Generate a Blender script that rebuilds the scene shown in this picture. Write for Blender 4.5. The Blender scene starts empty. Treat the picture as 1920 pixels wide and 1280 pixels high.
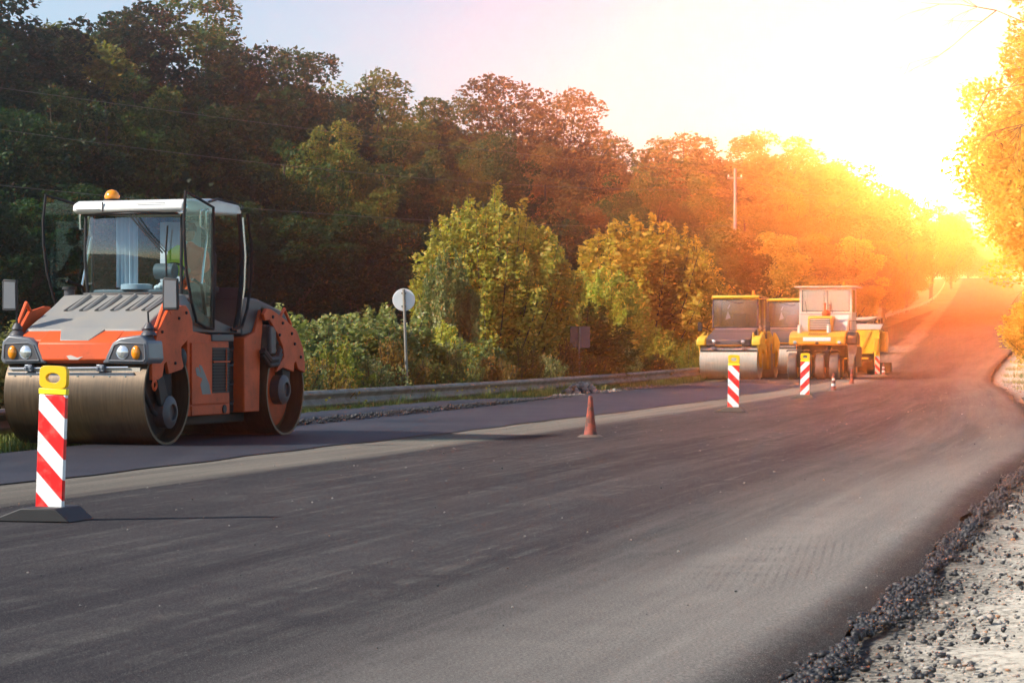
import bpy, math, random
import numpy as np
from mathutils import Vector, Matrix
R = math.radians
random.seed(7); RNG = np.random.default_rng(11)
SC = bpy.context.scene
COL = SC.collection

# ------------------------------------------------------------------ camera
FPX, CH, HY = 4533.0, 1.2, 650.0          # focal length in px of a 1920 wide frame, eye height, horizon row
cam_d = bpy.data.cameras.new('camera'); cam = bpy.data.objects.new('camera', cam_d); COL.objects.link(cam)
cam_d.sensor_width = 36.0; cam_d.lens = FPX / 1920 * 36; cam_d.clip_start = .1; cam_d.clip_end = 8000
cam.location = (0, 0, CH); cam.rotation_euler = (R(90) + math.atan((HY - 640) / FPX), 0, 0)
cam_d.dof.use_dof = True; cam_d.dof.focus_distance = 40; cam_d.dof.aperture_fstop = 16
SC.camera = cam

# ------------------------------------------------------------------ sky, sun and an added flare glow
SUN_TO = Vector((-1.0, -0.27, 0.0)).normalized() * math.cos(R(35)) + Vector((0, 0, math.sin(R(35))))
GLOW = Vector(((1712 - 960) / FPX, 1.0, (HY - 300) / FPX)).normalized()  # direction of the added flare glow, not of the sun
w = bpy.data.worlds.new('World'); SC.world = w; w.use_nodes = True
nt = w.node_tree; nt.nodes.clear(); N = nt.nodes.new; Lk = nt.links.new
out = N('ShaderNodeOutputWorld'); add1 = N('ShaderNodeAddShader'); bg = N('ShaderNodeBackground')
sky = N('ShaderNodeTexSky'); sky.sky_type = 'NISHITA'; sky.sun_disc = False
sky.sun_elevation = R(35); sky.sun_rotation = math.atan2(SUN_TO.x, SUN_TO.y); sky.air_density = 1.0; sky.dust_density = 0.3; sky.ozone_density = 1.6
SKY_STRENGTH = 0.115
Lk(sky.outputs[0], bg.inputs[0]); bg.inputs[1].default_value = SKY_STRENGTH
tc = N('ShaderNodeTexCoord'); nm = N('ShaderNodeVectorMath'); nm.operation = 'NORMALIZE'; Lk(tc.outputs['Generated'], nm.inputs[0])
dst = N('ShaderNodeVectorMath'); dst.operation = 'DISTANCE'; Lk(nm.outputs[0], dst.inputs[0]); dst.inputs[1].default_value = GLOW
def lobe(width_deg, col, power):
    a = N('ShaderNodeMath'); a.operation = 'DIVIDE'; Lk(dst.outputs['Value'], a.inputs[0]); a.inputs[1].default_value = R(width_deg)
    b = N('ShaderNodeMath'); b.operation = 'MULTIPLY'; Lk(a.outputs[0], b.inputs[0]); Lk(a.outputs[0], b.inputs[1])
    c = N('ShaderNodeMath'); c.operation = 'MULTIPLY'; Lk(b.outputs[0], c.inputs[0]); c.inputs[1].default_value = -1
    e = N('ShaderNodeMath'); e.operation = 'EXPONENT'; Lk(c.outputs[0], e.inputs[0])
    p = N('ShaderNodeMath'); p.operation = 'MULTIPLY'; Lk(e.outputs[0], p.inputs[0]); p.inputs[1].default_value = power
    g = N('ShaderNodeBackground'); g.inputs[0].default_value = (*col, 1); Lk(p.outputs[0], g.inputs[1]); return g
core = lobe(.75, (1, .19, .022), 2650.0)  # added orange sky glow imitating a lens flare; the sun stands left
wide = lobe(6.0, (1, .45, .30), 0.03)  # faint outer part of the same added flare glow
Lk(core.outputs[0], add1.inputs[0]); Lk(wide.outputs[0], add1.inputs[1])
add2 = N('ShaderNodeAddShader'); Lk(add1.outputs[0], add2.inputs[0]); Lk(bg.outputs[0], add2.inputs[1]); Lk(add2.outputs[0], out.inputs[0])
w.cycles.sampling_method = 'MANUAL'; w.cycles.sample_map_resolution = 2048

sl = bpy.data.lights.new('sun', 'SUN'); sl.energy = 5.0; sl.angle = R(.5); sl.color = (1, .93, .82)
sun = bpy.data.objects.new('sun', sl); COL.objects.link(sun); sun.rotation_euler = (-SUN_TO).to_track_quat('-Z', 'Y').to_euler(); sun.location = (-60, 0, 60)

vs = SC.view_settings; vs.view_transform = 'Standard'; vs.look = 'None'; vs.gamma = 1; vs.use_curve_mapping = False; vs.exposure = 0.62
cy = SC.cycles; cy.max_bounces = 6; cy.diffuse_bounces = 2; cy.glossy_bounces = 3; cy.transmission_bounces = 4; cy.transparent_max_bounces = 16
cy.volume_bounces = 0; cy.use_denoising = True; cy.sample_clamp_indirect = 4; cy.caustics_reflective = False; cy.caustics_refractive = False

# ------------------------------------------------------------------ helpers
def tag(o, label=None, cat=None, group=None, kind=None):
    if label: o['label'] = label
    if cat: o['category'] = cat
    if group: o['group'] = group
    if kind: o['kind'] = kind
    return o
def thing(name, label, cat, loc=(0, 0, 0), rz=0, group=None):
    o = bpy.data.objects.new(name, None); COL.objects.link(o); o.location = loc; o.rotation_euler = (0, 0, rz)
    o.empty_display_size = .3
    return tag(o, label, cat, group)
def copy_tree(o, parent=None):
    c = o.copy(); COL.objects.link(c); c.parent = parent
    for ch in [k for k in o.children]: copy_tree(ch, c)
    return c
def smoothstep(x, a, b):
    t = np.clip((x - a) / (b - a), 0, 1); return t * t * (3 - 2 * t)

class MB:
    def __init__(s): s.v = []; s.f = []
    def add(s, vs, fs):
        n = len(s.v); s.v += [tuple(p) for p in vs]; s.f += [tuple(i + n for i in f) for f in fs]; return s
    def box(s, x0, x1, y0, y1, z0, z1):
        return s.add([(x0, y0, z0), (x1, y0, z0), (x1, y1, z0), (x0, y1, z0), (x0, y0, z1), (x1, y0, z1), (x1, y1, z1), (x0, y1, z1)],
                     [(0, 3, 2, 1), (4, 5, 6, 7), (0, 1, 5, 4), (1, 2, 6, 5), (2, 3, 7, 6), (3, 0, 4, 7)])
    def prism(s, poly, c0, c1, plane='xz', taper=None):
        def mp(p, c):
            return {'xz': (p[0], c, p[1]), 'yz': (c, p[0], p[1]), 'xy': (p[0], p[1], c)}[plane]
        n = len(poly); area = sum(poly[i][0] * poly[(i + 1) % n][1] - poly[(i + 1) % n][0] * poly[i][1] for i in range(n))
        poly2 = taper or poly
        vs = [mp(p, c0) for p in poly] + [mp(p, c1) for p in poly2]
        flip = (area > 0) ^ (plane == 'xz') ^ (c1 < c0)
        a = list(range(n)); b = [n + i for i in a]
        fs = [tuple(reversed(a)) if flip else tuple(a), tuple(b) if flip else tuple(reversed(b))]
        for i in range(n):
            j = (i + 1) % n; q = (i, j, n + j, n + i); fs.append(q if flip else tuple(reversed(q)))
        return s.add(vs, fs)
    def tube(s, pts, r, n=8, caps=True):
        pts = [Vector(p) for p in pts]; rr = r if isinstance(r, (list, tuple)) else [r] * len(pts)
        prev = None; vs = []
        for i, p in enumerate(pts):
            if i == 0: t = pts[1] - p
            elif i == len(pts) - 1: t = p - pts[i - 1]
            else: t = (pts[i + 1] - p).normalized() + (p - pts[i - 1]).normalized()
            t.normalize()
            if prev is None: u = t.orthogonal().normalized()
            else:
                u = prev - t * prev.dot(t); u = u.normalized() if u.length > 1e-6 else t.orthogonal().normalized()
            prev = u; vv = t.cross(u)
            for k in range(n):
                a = 2 * math.pi * k / n; vs.append(p + (u * math.cos(a) + vv * math.sin(a)) * rr[i])
        fs = []
        for i in range(len(pts) - 1):
            for k in range(n):
                k2 = (k + 1) % n; fs.append((i * n + k, i * n + k2, (i + 1) * n + k2, (i + 1) * n + k))
        if caps: fs += [tuple(reversed(range(n))), tuple(range((len(pts) - 1) * n, len(pts) * n))]
        return s.add(vs, fs)
    def cyl(s, p0, p1, r0, r1=None, n=20): return s.tube([p0, p1], [r0, r0 if r1 is None else r1], n)
    def lathe(s, prof, o=(0, 0, 0), axis='z', n=32, closed=False):
        vs = []; m = len(prof)
        for k in range(n):
            a = 2 * math.pi * k / n; c, q = math.cos(a), math.sin(a)
            for r, h in prof:
                p = {'z': (r * c, r * q, h), 'y': (r * q, h, r * c), 'x': (h, r * c, r * q)}[axis]
                vs.append((p[0] + o[0], p[1] + o[1], p[2] + o[2]))
        fs = []
        for k in range(n):
            k2 = (k + 1) % n
            for i in range(m if closed else m - 1):
                j = (i + 1) % m; fs.append((k * m + i, k2 * m + i, k2 * m + j, k * m + j))
        return s.add(vs, fs)
    def ball(s, c, r, nu=14, nv=9):
        r = (r, r, r) if not isinstance(r, (list, tuple)) else r
        vs = []; fs = []
        for j in range(nv + 1):
            th = math.pi * j / nv
            for i in range(nu):
                ph = 2 * math.pi * i / nu; vs.append((c[0] + r[0] * math.sin(th) * math.cos(ph), c[1] + r[1] * math.sin(th) * math.sin(ph), c[2] + r[2] * math.cos(th)))
        for j in range(nv):
            for i in range(nu):
                i2 = (i + 1) % nu; fs.append((j * nu + i, (j + 1) * nu + i, (j + 1) * nu + i2, j * nu + i2))
        return s.add(vs, fs)
    def build(s, name, mat, parent=None, bevel=0, smooth=True, seg=2):
        me = bpy.data.meshes.new(name); me.from_pydata(s.v, [], s.f); me.validate()
        if mat: me.materials.append(mat)
        if smooth: me.shade_smooth(); me.set_sharp_from_angle(angle=R(38))
        o = bpy.data.objects.new(name, me); COL.objects.link(o); o.parent = parent
        if bevel:
            b = o.modifiers.new('b', 'BEVEL'); b.width = bevel; b.segments = seg; b.limit_method = 'ANGLE'; b.angle_limit = R(35)
        return o

def np_mesh(name, V, F, mat, parent=None, attrs=None, smooth=False):
    """V (n,3); F (m,k) with equal k"""
    me = bpy.data.meshes.new(name); V = np.asarray(V, np.float32); F = np.asarray(F, np.int32); k = F.shape[1]
    me.vertices.add(len(V)); me.vertices.foreach_set('co', V.ravel())
    me.loops.add(F.size); me.loops.foreach_set('vertex_index', F.ravel())
    me.polygons.add(len(F)); me.polygons.foreach_set('loop_start', np.arange(0, F.size, k, dtype=np.int32))
    for an, (dom, arr) in (attrs or {}).items():
        at = me.attributes.new(an, 'FLOAT', dom); at.data.foreach_set('value', np.asarray(arr, np.float32))
    me.update(calc_edges=True); me.validate()
    if smooth: me.shade_smooth()
    if mat: me.materials.append(mat)
    o = bpy.data.objects.new(name, me); COL.objects.link(o); o.parent = parent; return o

# ------------------------------------------------------------------ materials
class MT:
    def __init__(s, name):
        s.m = bpy.data.materials.new(name); s.m.use_nodes = True; s.t = s.m.node_tree; s.t.nodes.clear()
        s.out = s.n('ShaderNodeOutputMaterial')
    def n(s, ty, **kw):
        x = s.t.nodes.new(ty)
        for k, v in kw.items(): setattr(x, k, v)
        return x
    def l(s, a, b): s.t.links.new(a, b)
    def math(s, op, a, b=None, clamp=False):
        x = s.n('ShaderNodeMath', operation=op, use_clamp=clamp)
        for i, q in enumerate((a, b)):
            if q is None: continue
            if isinstance(q, (int, float)): x.inputs[i].default_value = q
            else: s.l(q, x.inputs[i])
        return x.outputs[0]
    def rng(s, v, a, b, c=0., d=1.):
        x = s.n('ShaderNodeMapRange'); s.l(v, x.inputs[0])
        for i, q in enumerate((a, b, c, d)): x.inputs[i + 1].default_value = q
        return x.outputs[0]
    def mix(s, f, a, b):
        x = s.n('ShaderNodeMix', data_type='RGBA')
        if isinstance(f, (int, float)): x.inputs[0].default_value = f
        else: s.l(f, x.inputs[0])
        for i, q in ((6, a), (7, b)):
            if isinstance(q, tuple): x.inputs[i].default_value = (*q, 1)
            else: s.l(q, x.inputs[i])
        return x.outputs[2]
    def noise(s, scale, vec=None, detail=4, rough=.55, sc=None):
        x = s.n('ShaderNodeTexNoise'); x.inputs['Scale'].default_value = scale; x.inputs['Detail'].default_value = detail; x.inputs['Roughness'].default_value = rough
        if vec is None: vec = s.obj()
        if sc:
            mp = s.n('ShaderNodeMapping'); mp.inputs['Scale'].default_value = sc; s.l(vec, mp.inputs[0]); vec = mp.outputs[0]
        s.l(vec, x.inputs['Vector']); return x.outputs['Fac']
    def obj(s):
        if not hasattr(s, '_o'): s._o = s.n('ShaderNodeTexCoord').outputs['Object']
        return s._o
    def bsdf(s, col, rough=.5, metal=0., spec=.5, bump=None, bs=.3, bd=.01, coat=0.):
        b = s.n('ShaderNodeBsdfPrincipled')
        if isinstance(col, tuple): b.inputs['Base Color'].default_value = (*col, 1)
        else: s.l(col, b.inputs['Base Color'])
        for k, q in (('Roughness', rough), ('Metallic', metal), ('Specular IOR Level', spec), ('Coat Weight', coat)):
            if isinstance(q, (int, float)): b.inputs[k].default_value = q
            else: s.l(q, b.inputs[k])
        b.inputs['Coat Roughness'].default_value = .15
        if bump is not None:
            bp = s.n('ShaderNodeBump'); bp.inputs['Strength'].default_value = bs; bp.inputs['Distance'].default_value = bd
            s.l(bump, bp.inputs['Height']); s.l(bp.outputs[0], b.inputs['Normal'])
        return b
    def fin(s, b): s.l(b.outputs[0], s.out.inputs['Surface']); return s.m

def matte(t, col, h, bs, bd, rough=1.):
    d = t.n('ShaderNodeBsdfDiffuse'); d.inputs['Roughness'].default_value = rough; t.l(col, d.inputs['Color'])
    bp = t.n('ShaderNodeBump'); bp.inputs['Strength'].default_value = bs; bp.inputs['Distance'].default_value = bd
    t.l(h, bp.inputs['Height']); t.l(bp.outputs[0], d.inputs['Normal']); return t.fin(d)
def paint(name, col, rough=.38, dirt=.35, dcol=(.16, .13, .10), metal=0., scale=3., coat=.25):
    t = MT(name); n1 = t.noise(scale, detail=6); n2 = t.noise(scale * 9, detail=3)
    f = t.math('MULTIPLY', t.rng(n1, .42, .75), dirt); f2 = t.math('MULTIPLY', t.rng(n2, .55, .8), dirt * .6)
    z = t.n('ShaderNodeSeparateXYZ'); t.l(t.obj(), z.inputs[0])
    low = t.math('MULTIPLY', t.rng(z.outputs[2], .9, .1), dirt * .5)         # splashed dirt low on the body
    f = t.math('ADD', t.math('ADD', f, f2), low, clamp=True)
    c = t.mix(f, col, dcol)
    r = t.rng(f, 0, 1, rough, .8)
    return t.fin(t.bsdf(c, r, metal, .5, n2, .05, .003, coat))
def plain(name, col, rough=.5, metal=0., spec=.5, var=.25, scale=12.):
    t = MT(name); n = t.noise(scale, detail=4); d = tuple(c * (1 - var) for c in col); b = tuple(min(1, c * (1 + var)) for c in col)
    return t.fin(t.bsdf(t.mix(n, d, b), rough, metal, spec, n, .06, .004))
def glass(name, tint, refl=.04, rough=.02, rmax=.35):
    t = MT(name); tr = t.n('ShaderNodeBsdfTransparent'); tr.inputs[0].default_value = (*tint, 1)
    gl = t.n('ShaderNodeBsdfGlossy'); gl.inputs['Roughness'].default_value = rough; gl.inputs[0].default_value = (.9, .95, 1, 1)
    lw = t.n('ShaderNodeFresnel'); lw.inputs[0].default_value = 1.45
    f = t.rng(lw.outputs['Fac'], .034, 1, refl, rmax)
    mx = t.n('ShaderNodeMixShader'); t.l(f, mx.inputs[0]); t.l(tr.outputs[0], mx.inputs[1]); t.l(gl.outputs[0], mx.inputs[2])
    return t.fin(mx)
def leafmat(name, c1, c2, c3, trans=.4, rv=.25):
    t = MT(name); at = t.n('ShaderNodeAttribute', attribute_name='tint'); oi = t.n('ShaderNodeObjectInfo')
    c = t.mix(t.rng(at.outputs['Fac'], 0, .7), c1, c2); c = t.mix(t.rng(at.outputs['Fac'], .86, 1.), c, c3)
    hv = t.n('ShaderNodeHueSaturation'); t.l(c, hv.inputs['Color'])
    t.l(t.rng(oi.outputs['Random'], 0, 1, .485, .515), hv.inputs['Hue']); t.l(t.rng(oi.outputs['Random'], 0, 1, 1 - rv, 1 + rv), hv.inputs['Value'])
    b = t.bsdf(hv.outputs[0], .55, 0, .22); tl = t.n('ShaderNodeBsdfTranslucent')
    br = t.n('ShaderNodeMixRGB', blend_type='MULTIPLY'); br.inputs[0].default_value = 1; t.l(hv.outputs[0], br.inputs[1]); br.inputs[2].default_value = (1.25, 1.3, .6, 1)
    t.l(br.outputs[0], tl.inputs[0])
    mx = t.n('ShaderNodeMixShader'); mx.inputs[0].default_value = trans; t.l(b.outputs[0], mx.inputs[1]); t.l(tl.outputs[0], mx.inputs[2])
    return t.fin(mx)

M = {}
M['orange'] = paint('orange_paint', (.69, .080, .004), .55, .5, (.13, .055, .025), scale=2.2, coat=0)
M['yellow'] = paint('yellow_paint', (.80, .50, .02), .4, .3)
M['amberpaint'] = paint('amber_yellow_paint', (.80, .33, .015), .4, .3)
M['grey_plastic'] = paint('grey_hood_plastic', (.235, .228, .215), .5, .45, (.34, .29, .22), coat=0)
M['dark_grey'] = paint('dark_grey_metal', (.05, .052, .062), .45, .3, coat=0)
M['mid_grey'] = paint('grey_lamp_housing', (.13, .14, .16), .38, .25)
M['black'] = plain('black_rubber', (.014, .014, .015), .6)
M['blackm'] = plain('black_metal', (.018, .017, .019), .75, spec=.25)
M['under'] = plain('grimy_dark_steel', (.03, .026, .024), .65, .2)
M['white'] = paint('white_roof_paint', (.80, .79, .75), .4, .12)
M['cream'] = paint('pale_cab_paint', (.62, .56, .50), .45, .2)
M['galv'] = paint('galvanised_steel', (.30, .27, .22), .5, .6, (.17, .12, .08), metal=.35, coat=0)
M['chrome'] = plain('bright_steel', (.6, .6, .6), .22, 1., var=.1)
M['alu'] = plain('scraper_aluminium', (.22, .235, .27), .35, .5)
M['glass'] = glass('cab_glass', (.74, .84, .80), .02)
M['glass_door'] = glass('open_door_glass', (.84, .92, .89), .01, rmax=.08)
M['glass_front'] = glass('windscreen_glass', (.80, .9, .93), .10)
M['glass_pink'] = glass('far_cab_glass', (.6, .62, .62), .38, .12, .5)
M['lens'] = plain('headlight_lens', (.75, .78, .8), .08, .7, var=.25, scale=60)
M['amber'] = plain('amber_lens', (.95, .28, .01), .12, 0, .8, var=.2)
M['rubber_tyre'] = paint('worn_tyre', (.06, .052, .05), .75, .6, (.20, .16, .13), coat=0)
M['cloth_blue'] = plain('pale_blue_curtain', (.50, .60, .68), .8, var=.15, scale=5)
M['seat'] = plain('seat_fabric', (.02, .022, .028), .85)
M['dash'] = plain('dashboard_grey', (.10, .14, .16), .6)
M['rag'] = plain('white_rag', (.75, .8, .82), .9)
M['hivis'] = plain('hi_vis_yellow', (.55, .85, .05), .7, var=.1)
M['hiorange'] = plain('hi_vis_orange', (.95, .12, .015), .7, var=.15)
M['skin'] = plain('skin', (.42, .22, .14), .55, var=.1)
M['jeans'] = plain('dark_trousers', (.03, .04, .07), .8)
M['hair'] = plain('dark_hair', (.015, .01, .008), .7)
M['cone'] = paint('faded_orange_cone', (.50, .055, .018), .6, 1.0, (.075, .045, .035), scale=9, coat=0)
M['cone_white'] = plain('cone_white_band', (.6, .6, .58), .6)
M['cone_base'] = plain('dusty_rubber_base', (.10, .085, .07), .8)
M['beacon_yellow'] = plain('beacon_handle_yellow', (.90, .52, .005), .35, var=.05)
M['beacon_band'] = plain('beacon_bright_band', (.95, .78, .02), .35, var=.05)
M['sign_back'] = plain('sign_back_grey', (.86, .85, .82), .45, .2, var=.12, scale=6)
M['sign_dull'] = plain('sign_back_dull', (.17, .15, .14), .6, .1, var=.2, scale=8)
M['bark'] = plain('bark', (.10, .075, .05), .9, var=.5, scale=20)
M['wood'] = plain('weathered_pole', (.22, .18, .14), .85, var=.3)
M['concrete'] = plain('pole_concrete', (.35, .33, .30), .85, var=.2)
M['plate'] = plain('white_plate', (.8, .8, .8), .5, var=.06)

def drum_mat():
    t = MT('drum_steel'); st = t.noise(1., sc=(3, 40, 3), detail=5); b = t.noise(2.2, detail=5)
    c = t.mix(t.rng(st, .3, .7), (.062, .040, .022), (.125, .083, .047)); c = t.mix(t.rng(b, .45, .7, 0, .7), c, (.05, .034, .02))
    return t.fin(t.bsdf(c, t.rng(b, .3, .7, .34, .5), .5, .6, st, .08, .003))
M['drum'] = drum_mat()
def drum2_mat():
    t = MT('dusty_drum_steel'); st = t.noise(1., sc=(3, 40, 3), detail=5); b = t.noise(1.6, detail=4)
    c = t.mix(t.rng(st, .3, .7), (.42, .38, .31), (.56, .50, .42)); c = t.mix(t.rng(b, .55, .7, 0, .6), c, (.22, .17, .12))
    return t.fin(t.bsdf(c, .55, .3, .5, st, .05, .003))
M['drum2'] = drum2_mat()
def stripes(name, sgn):
    t = MT(name); z = t.n('ShaderNodeSeparateXYZ'); t.l(t.obj(), z.inputs[0])
    c = t.math('ADD', z.outputs[2], t.math('MULTIPLY', z.outputs[0], float(sgn)))
    fr = t.math('FRACT', t.math('DIVIDE', t.math('SUBTRACT', .689 + .295 * 4, c), .295))
    m = t.math('LESS_THAN', fr, .5); n = t.noise(14, detail=5); d = t.rng(n, .5, .75, 0, .42)
    col = t.mix(m, (.88, .88, .86), (.80, .012, .012)); col = t.mix(d, col, (.35, .28, .22))
    return t.fin(t.bsdf(col, .32, 0, .5))
M['str_a'] = stripes('red_white_stripes', 1); M['str_b'] = stripes('red_white_stripes_mirrored', -1)

G = ((.048, .072, .014), (.085, .105, .020), (.20, .15, .03))
M['leaf_a'] = leafmat('leaf_mid_green', (.038, .075, .015), (.080, .125, .024), (.18, .18, .04))
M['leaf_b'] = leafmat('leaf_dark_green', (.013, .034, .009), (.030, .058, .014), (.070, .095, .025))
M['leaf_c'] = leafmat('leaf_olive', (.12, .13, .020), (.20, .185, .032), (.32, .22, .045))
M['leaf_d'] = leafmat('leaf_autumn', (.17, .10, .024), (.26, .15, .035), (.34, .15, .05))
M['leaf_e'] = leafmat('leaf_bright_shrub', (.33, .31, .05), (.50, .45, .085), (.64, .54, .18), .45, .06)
M['leaf_g'] = leafmat('leaf_shrub_glow_tint', (.44, .34, .04), (.64, .50, .075), (.74, .56, .14), .45, .06)  # orange of the flare glow is put into these leaf colours
M['leaf_f'] = leafmat('leaf_weed', (.15, .165, .05), (.30, .30, .11), (.50, .43, .26), .35, .15)
M['grass'] = leafmat('grass_blade', (.14, .17, .04), (.28, .28, .08), (.48, .42, .20), .3, .1)

# ------------------------------------------------------------------ the lie of the land
def interp(xs, ys):
    xs = np.array(xs, float); ys = np.array(ys, float); m = np.gradient(ys, xs)
    def fn(x):
        x = np.asarray(x, float); i = np.clip(np.searchsorted(xs, x) - 1, 0, len(xs) - 2)
        h = xs[i + 1] - xs[i]; t = (x - xs[i]) / h; tt = np.clip(t, 0, 1)
        y = (2 * tt**3 - 3 * tt**2 + 1) * ys[i] + (tt**3 - 2 * tt**2 + tt) * h * m[i] + (-2 * tt**3 + 3 * tt**2) * ys[i + 1] + (tt**3 - tt**2) * h * m[i + 1]
        y = np.where(t > 1, ys[-1] + m[-1] * (x - xs[-1]), y); y = np.where(t < 0, ys[0] + m[0] * (x - xs[0]), y); return y
    return fn
XR = interp([-5, 5, 9.3, 11.9, 16, 22.2, 30, 40.6, 59.8, 92, 110, 150, 190, 300, 450, 620], [-2.8, -.08, 1.1, 1.84, 2.9, 4.5, 6.62, 8.85, 12.4, 18.2, 22, 31.3, 41, 65, 92.5, 122])
XK = interp([-5, 0, 37.5, 57, 80, 92, 110, 160, 190, 225, 300, 450, 620], [-13, -11.85, -3.3, 1.13, 6.2, 8.7, 12.4, 22.6, 28.8, 36.7, 54.0, 83.2, 113])
XJ = interp([-5, 9, 20.9, 36.5, 52.8, 72.5, 82, 120, 620], [-11.5, -7.68, -4.43, -.16, 4.1, 8.6, 10.7, 18, 117])
ZR = interp([-20, 0, 60, 92, 110, 150, 190, 225, 300, 380, 450, 500, 620], [0, 0, 0, .02, .22, 1.15, 2.45, 3.7, 6.6, 10.6, 14.0, 14.9, 12])
def terrain_z(X, Y):
    X = np.asarray(X, float); Y = np.asarray(Y, float); zr = ZR(np.minimum(Y, 620)); oL = XK(Y) - X; oR = X - XR(Y)
    z = zr - .07 - .16 * smoothstep(oL, 1.2, 5) + .10 * np.maximum(0, oL - 16) * (oL > 0) * (oL < 70) + 5.4 * (oL >= 70) - .12 * (smoothstep(oR, -.3, .0) - smoothstep(oR, 2.4, 4.5)) + .25 * smoothstep(oR, 6, 20)
    return z
def pix(px, d): return (px - 960) / FPX * d

ys = np.concatenate([np.arange(-40, 4, 4), np.arange(4, 100, 1.), np.arange(100, 300, 4), np.arange(300, 640, 10), [700, 900, 1500, 3000, 6000]])
oL = np.array([3000, 900, 300, 150, 90, 70, 60, 50, 40, 30, 24, 20, 16, 12, 9, 7, 5, 4, 3, 2, 1.2, .6, .0])
oR = np.array([0, .3, .6, 1, 1.6, 2.4, 3.4, 5, 7, 10, 14, 20, 30, 50, 90, 200, 600, 3000])
V = []
for y in ys:
    yy = min(y, 640); k, r = float(XK(yy)), float(XR(yy))
    row = [k - o for o in oL] + [k + (r - k) * t for t in (.25, .5, .75)] + [r + o for o in oR]
    for i, x in enumerate(row):
        z = float(terrain_z(x, yy))
        if 22 < i < 26: z = float(ZR(yy)) - .12
        V.append((x, y, z))
V = np.array(V); nc = len(oL) + 3 + len(oR); nr = len(ys)
I = np.arange(nr * nc).reshape(nr, nc)
F = np.stack([I[:-1, :-1], I[:-1, 1:], I[1:, 1:], I[1:, :-1]], -1).reshape(-1, 4)
def ground_mat():
    t = MT('verge_ground'); n1 = t.noise(.35, detail=6); n2 = t.noise(6, detail=5); n3 = t.noise(40, detail=3)
    c = t.mix(t.rng(n1, .4, .62), (.075, .085, .03), (.17, .15, .09)); c = t.mix(t.rng(n2, .45, .75, 0, .6), c, (.06, .05, .03))
    return t.fin(t.bsdf(c, .95, 0, .2, n3, .6, .05))
M['verge'] = ground_mat()
tag(np_mesh('ground', V, F, M['verge'], smooth=True), kind='structure')

def strip(name, ys, edge_a, edge_b, nx, zoff, mat, jit=None, zfn=None):
    V = []; er = []; uu = []
    for y in ys:
        a, b = edge_a(y), edge_b(y)
        for i in range(nx + 1):
            x = a + (b - a) * i / nx; z = float(ZR(y)) + zoff
            if zfn: z += zfn(x, y, i / nx)
            V.append((x, y, z)); er.append(float(XR(y)) - x); uu.append(x - float(XJ(y)))
    nr, nc = len(ys), nx + 1; I = np.arange(nr * nc).reshape(nr, nc)
    F = np.stack([I[:-1, :-1], I[:-1, 1:], I[1:, 1:], I[1:, :-1]], -1).reshape(-1, 4)
    return tag(np_mesh(name, V, F, mat, attrs={'er': ('POINT', er), 'uj': ('POINT', uu)}, smooth=True), kind='structure')

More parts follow.
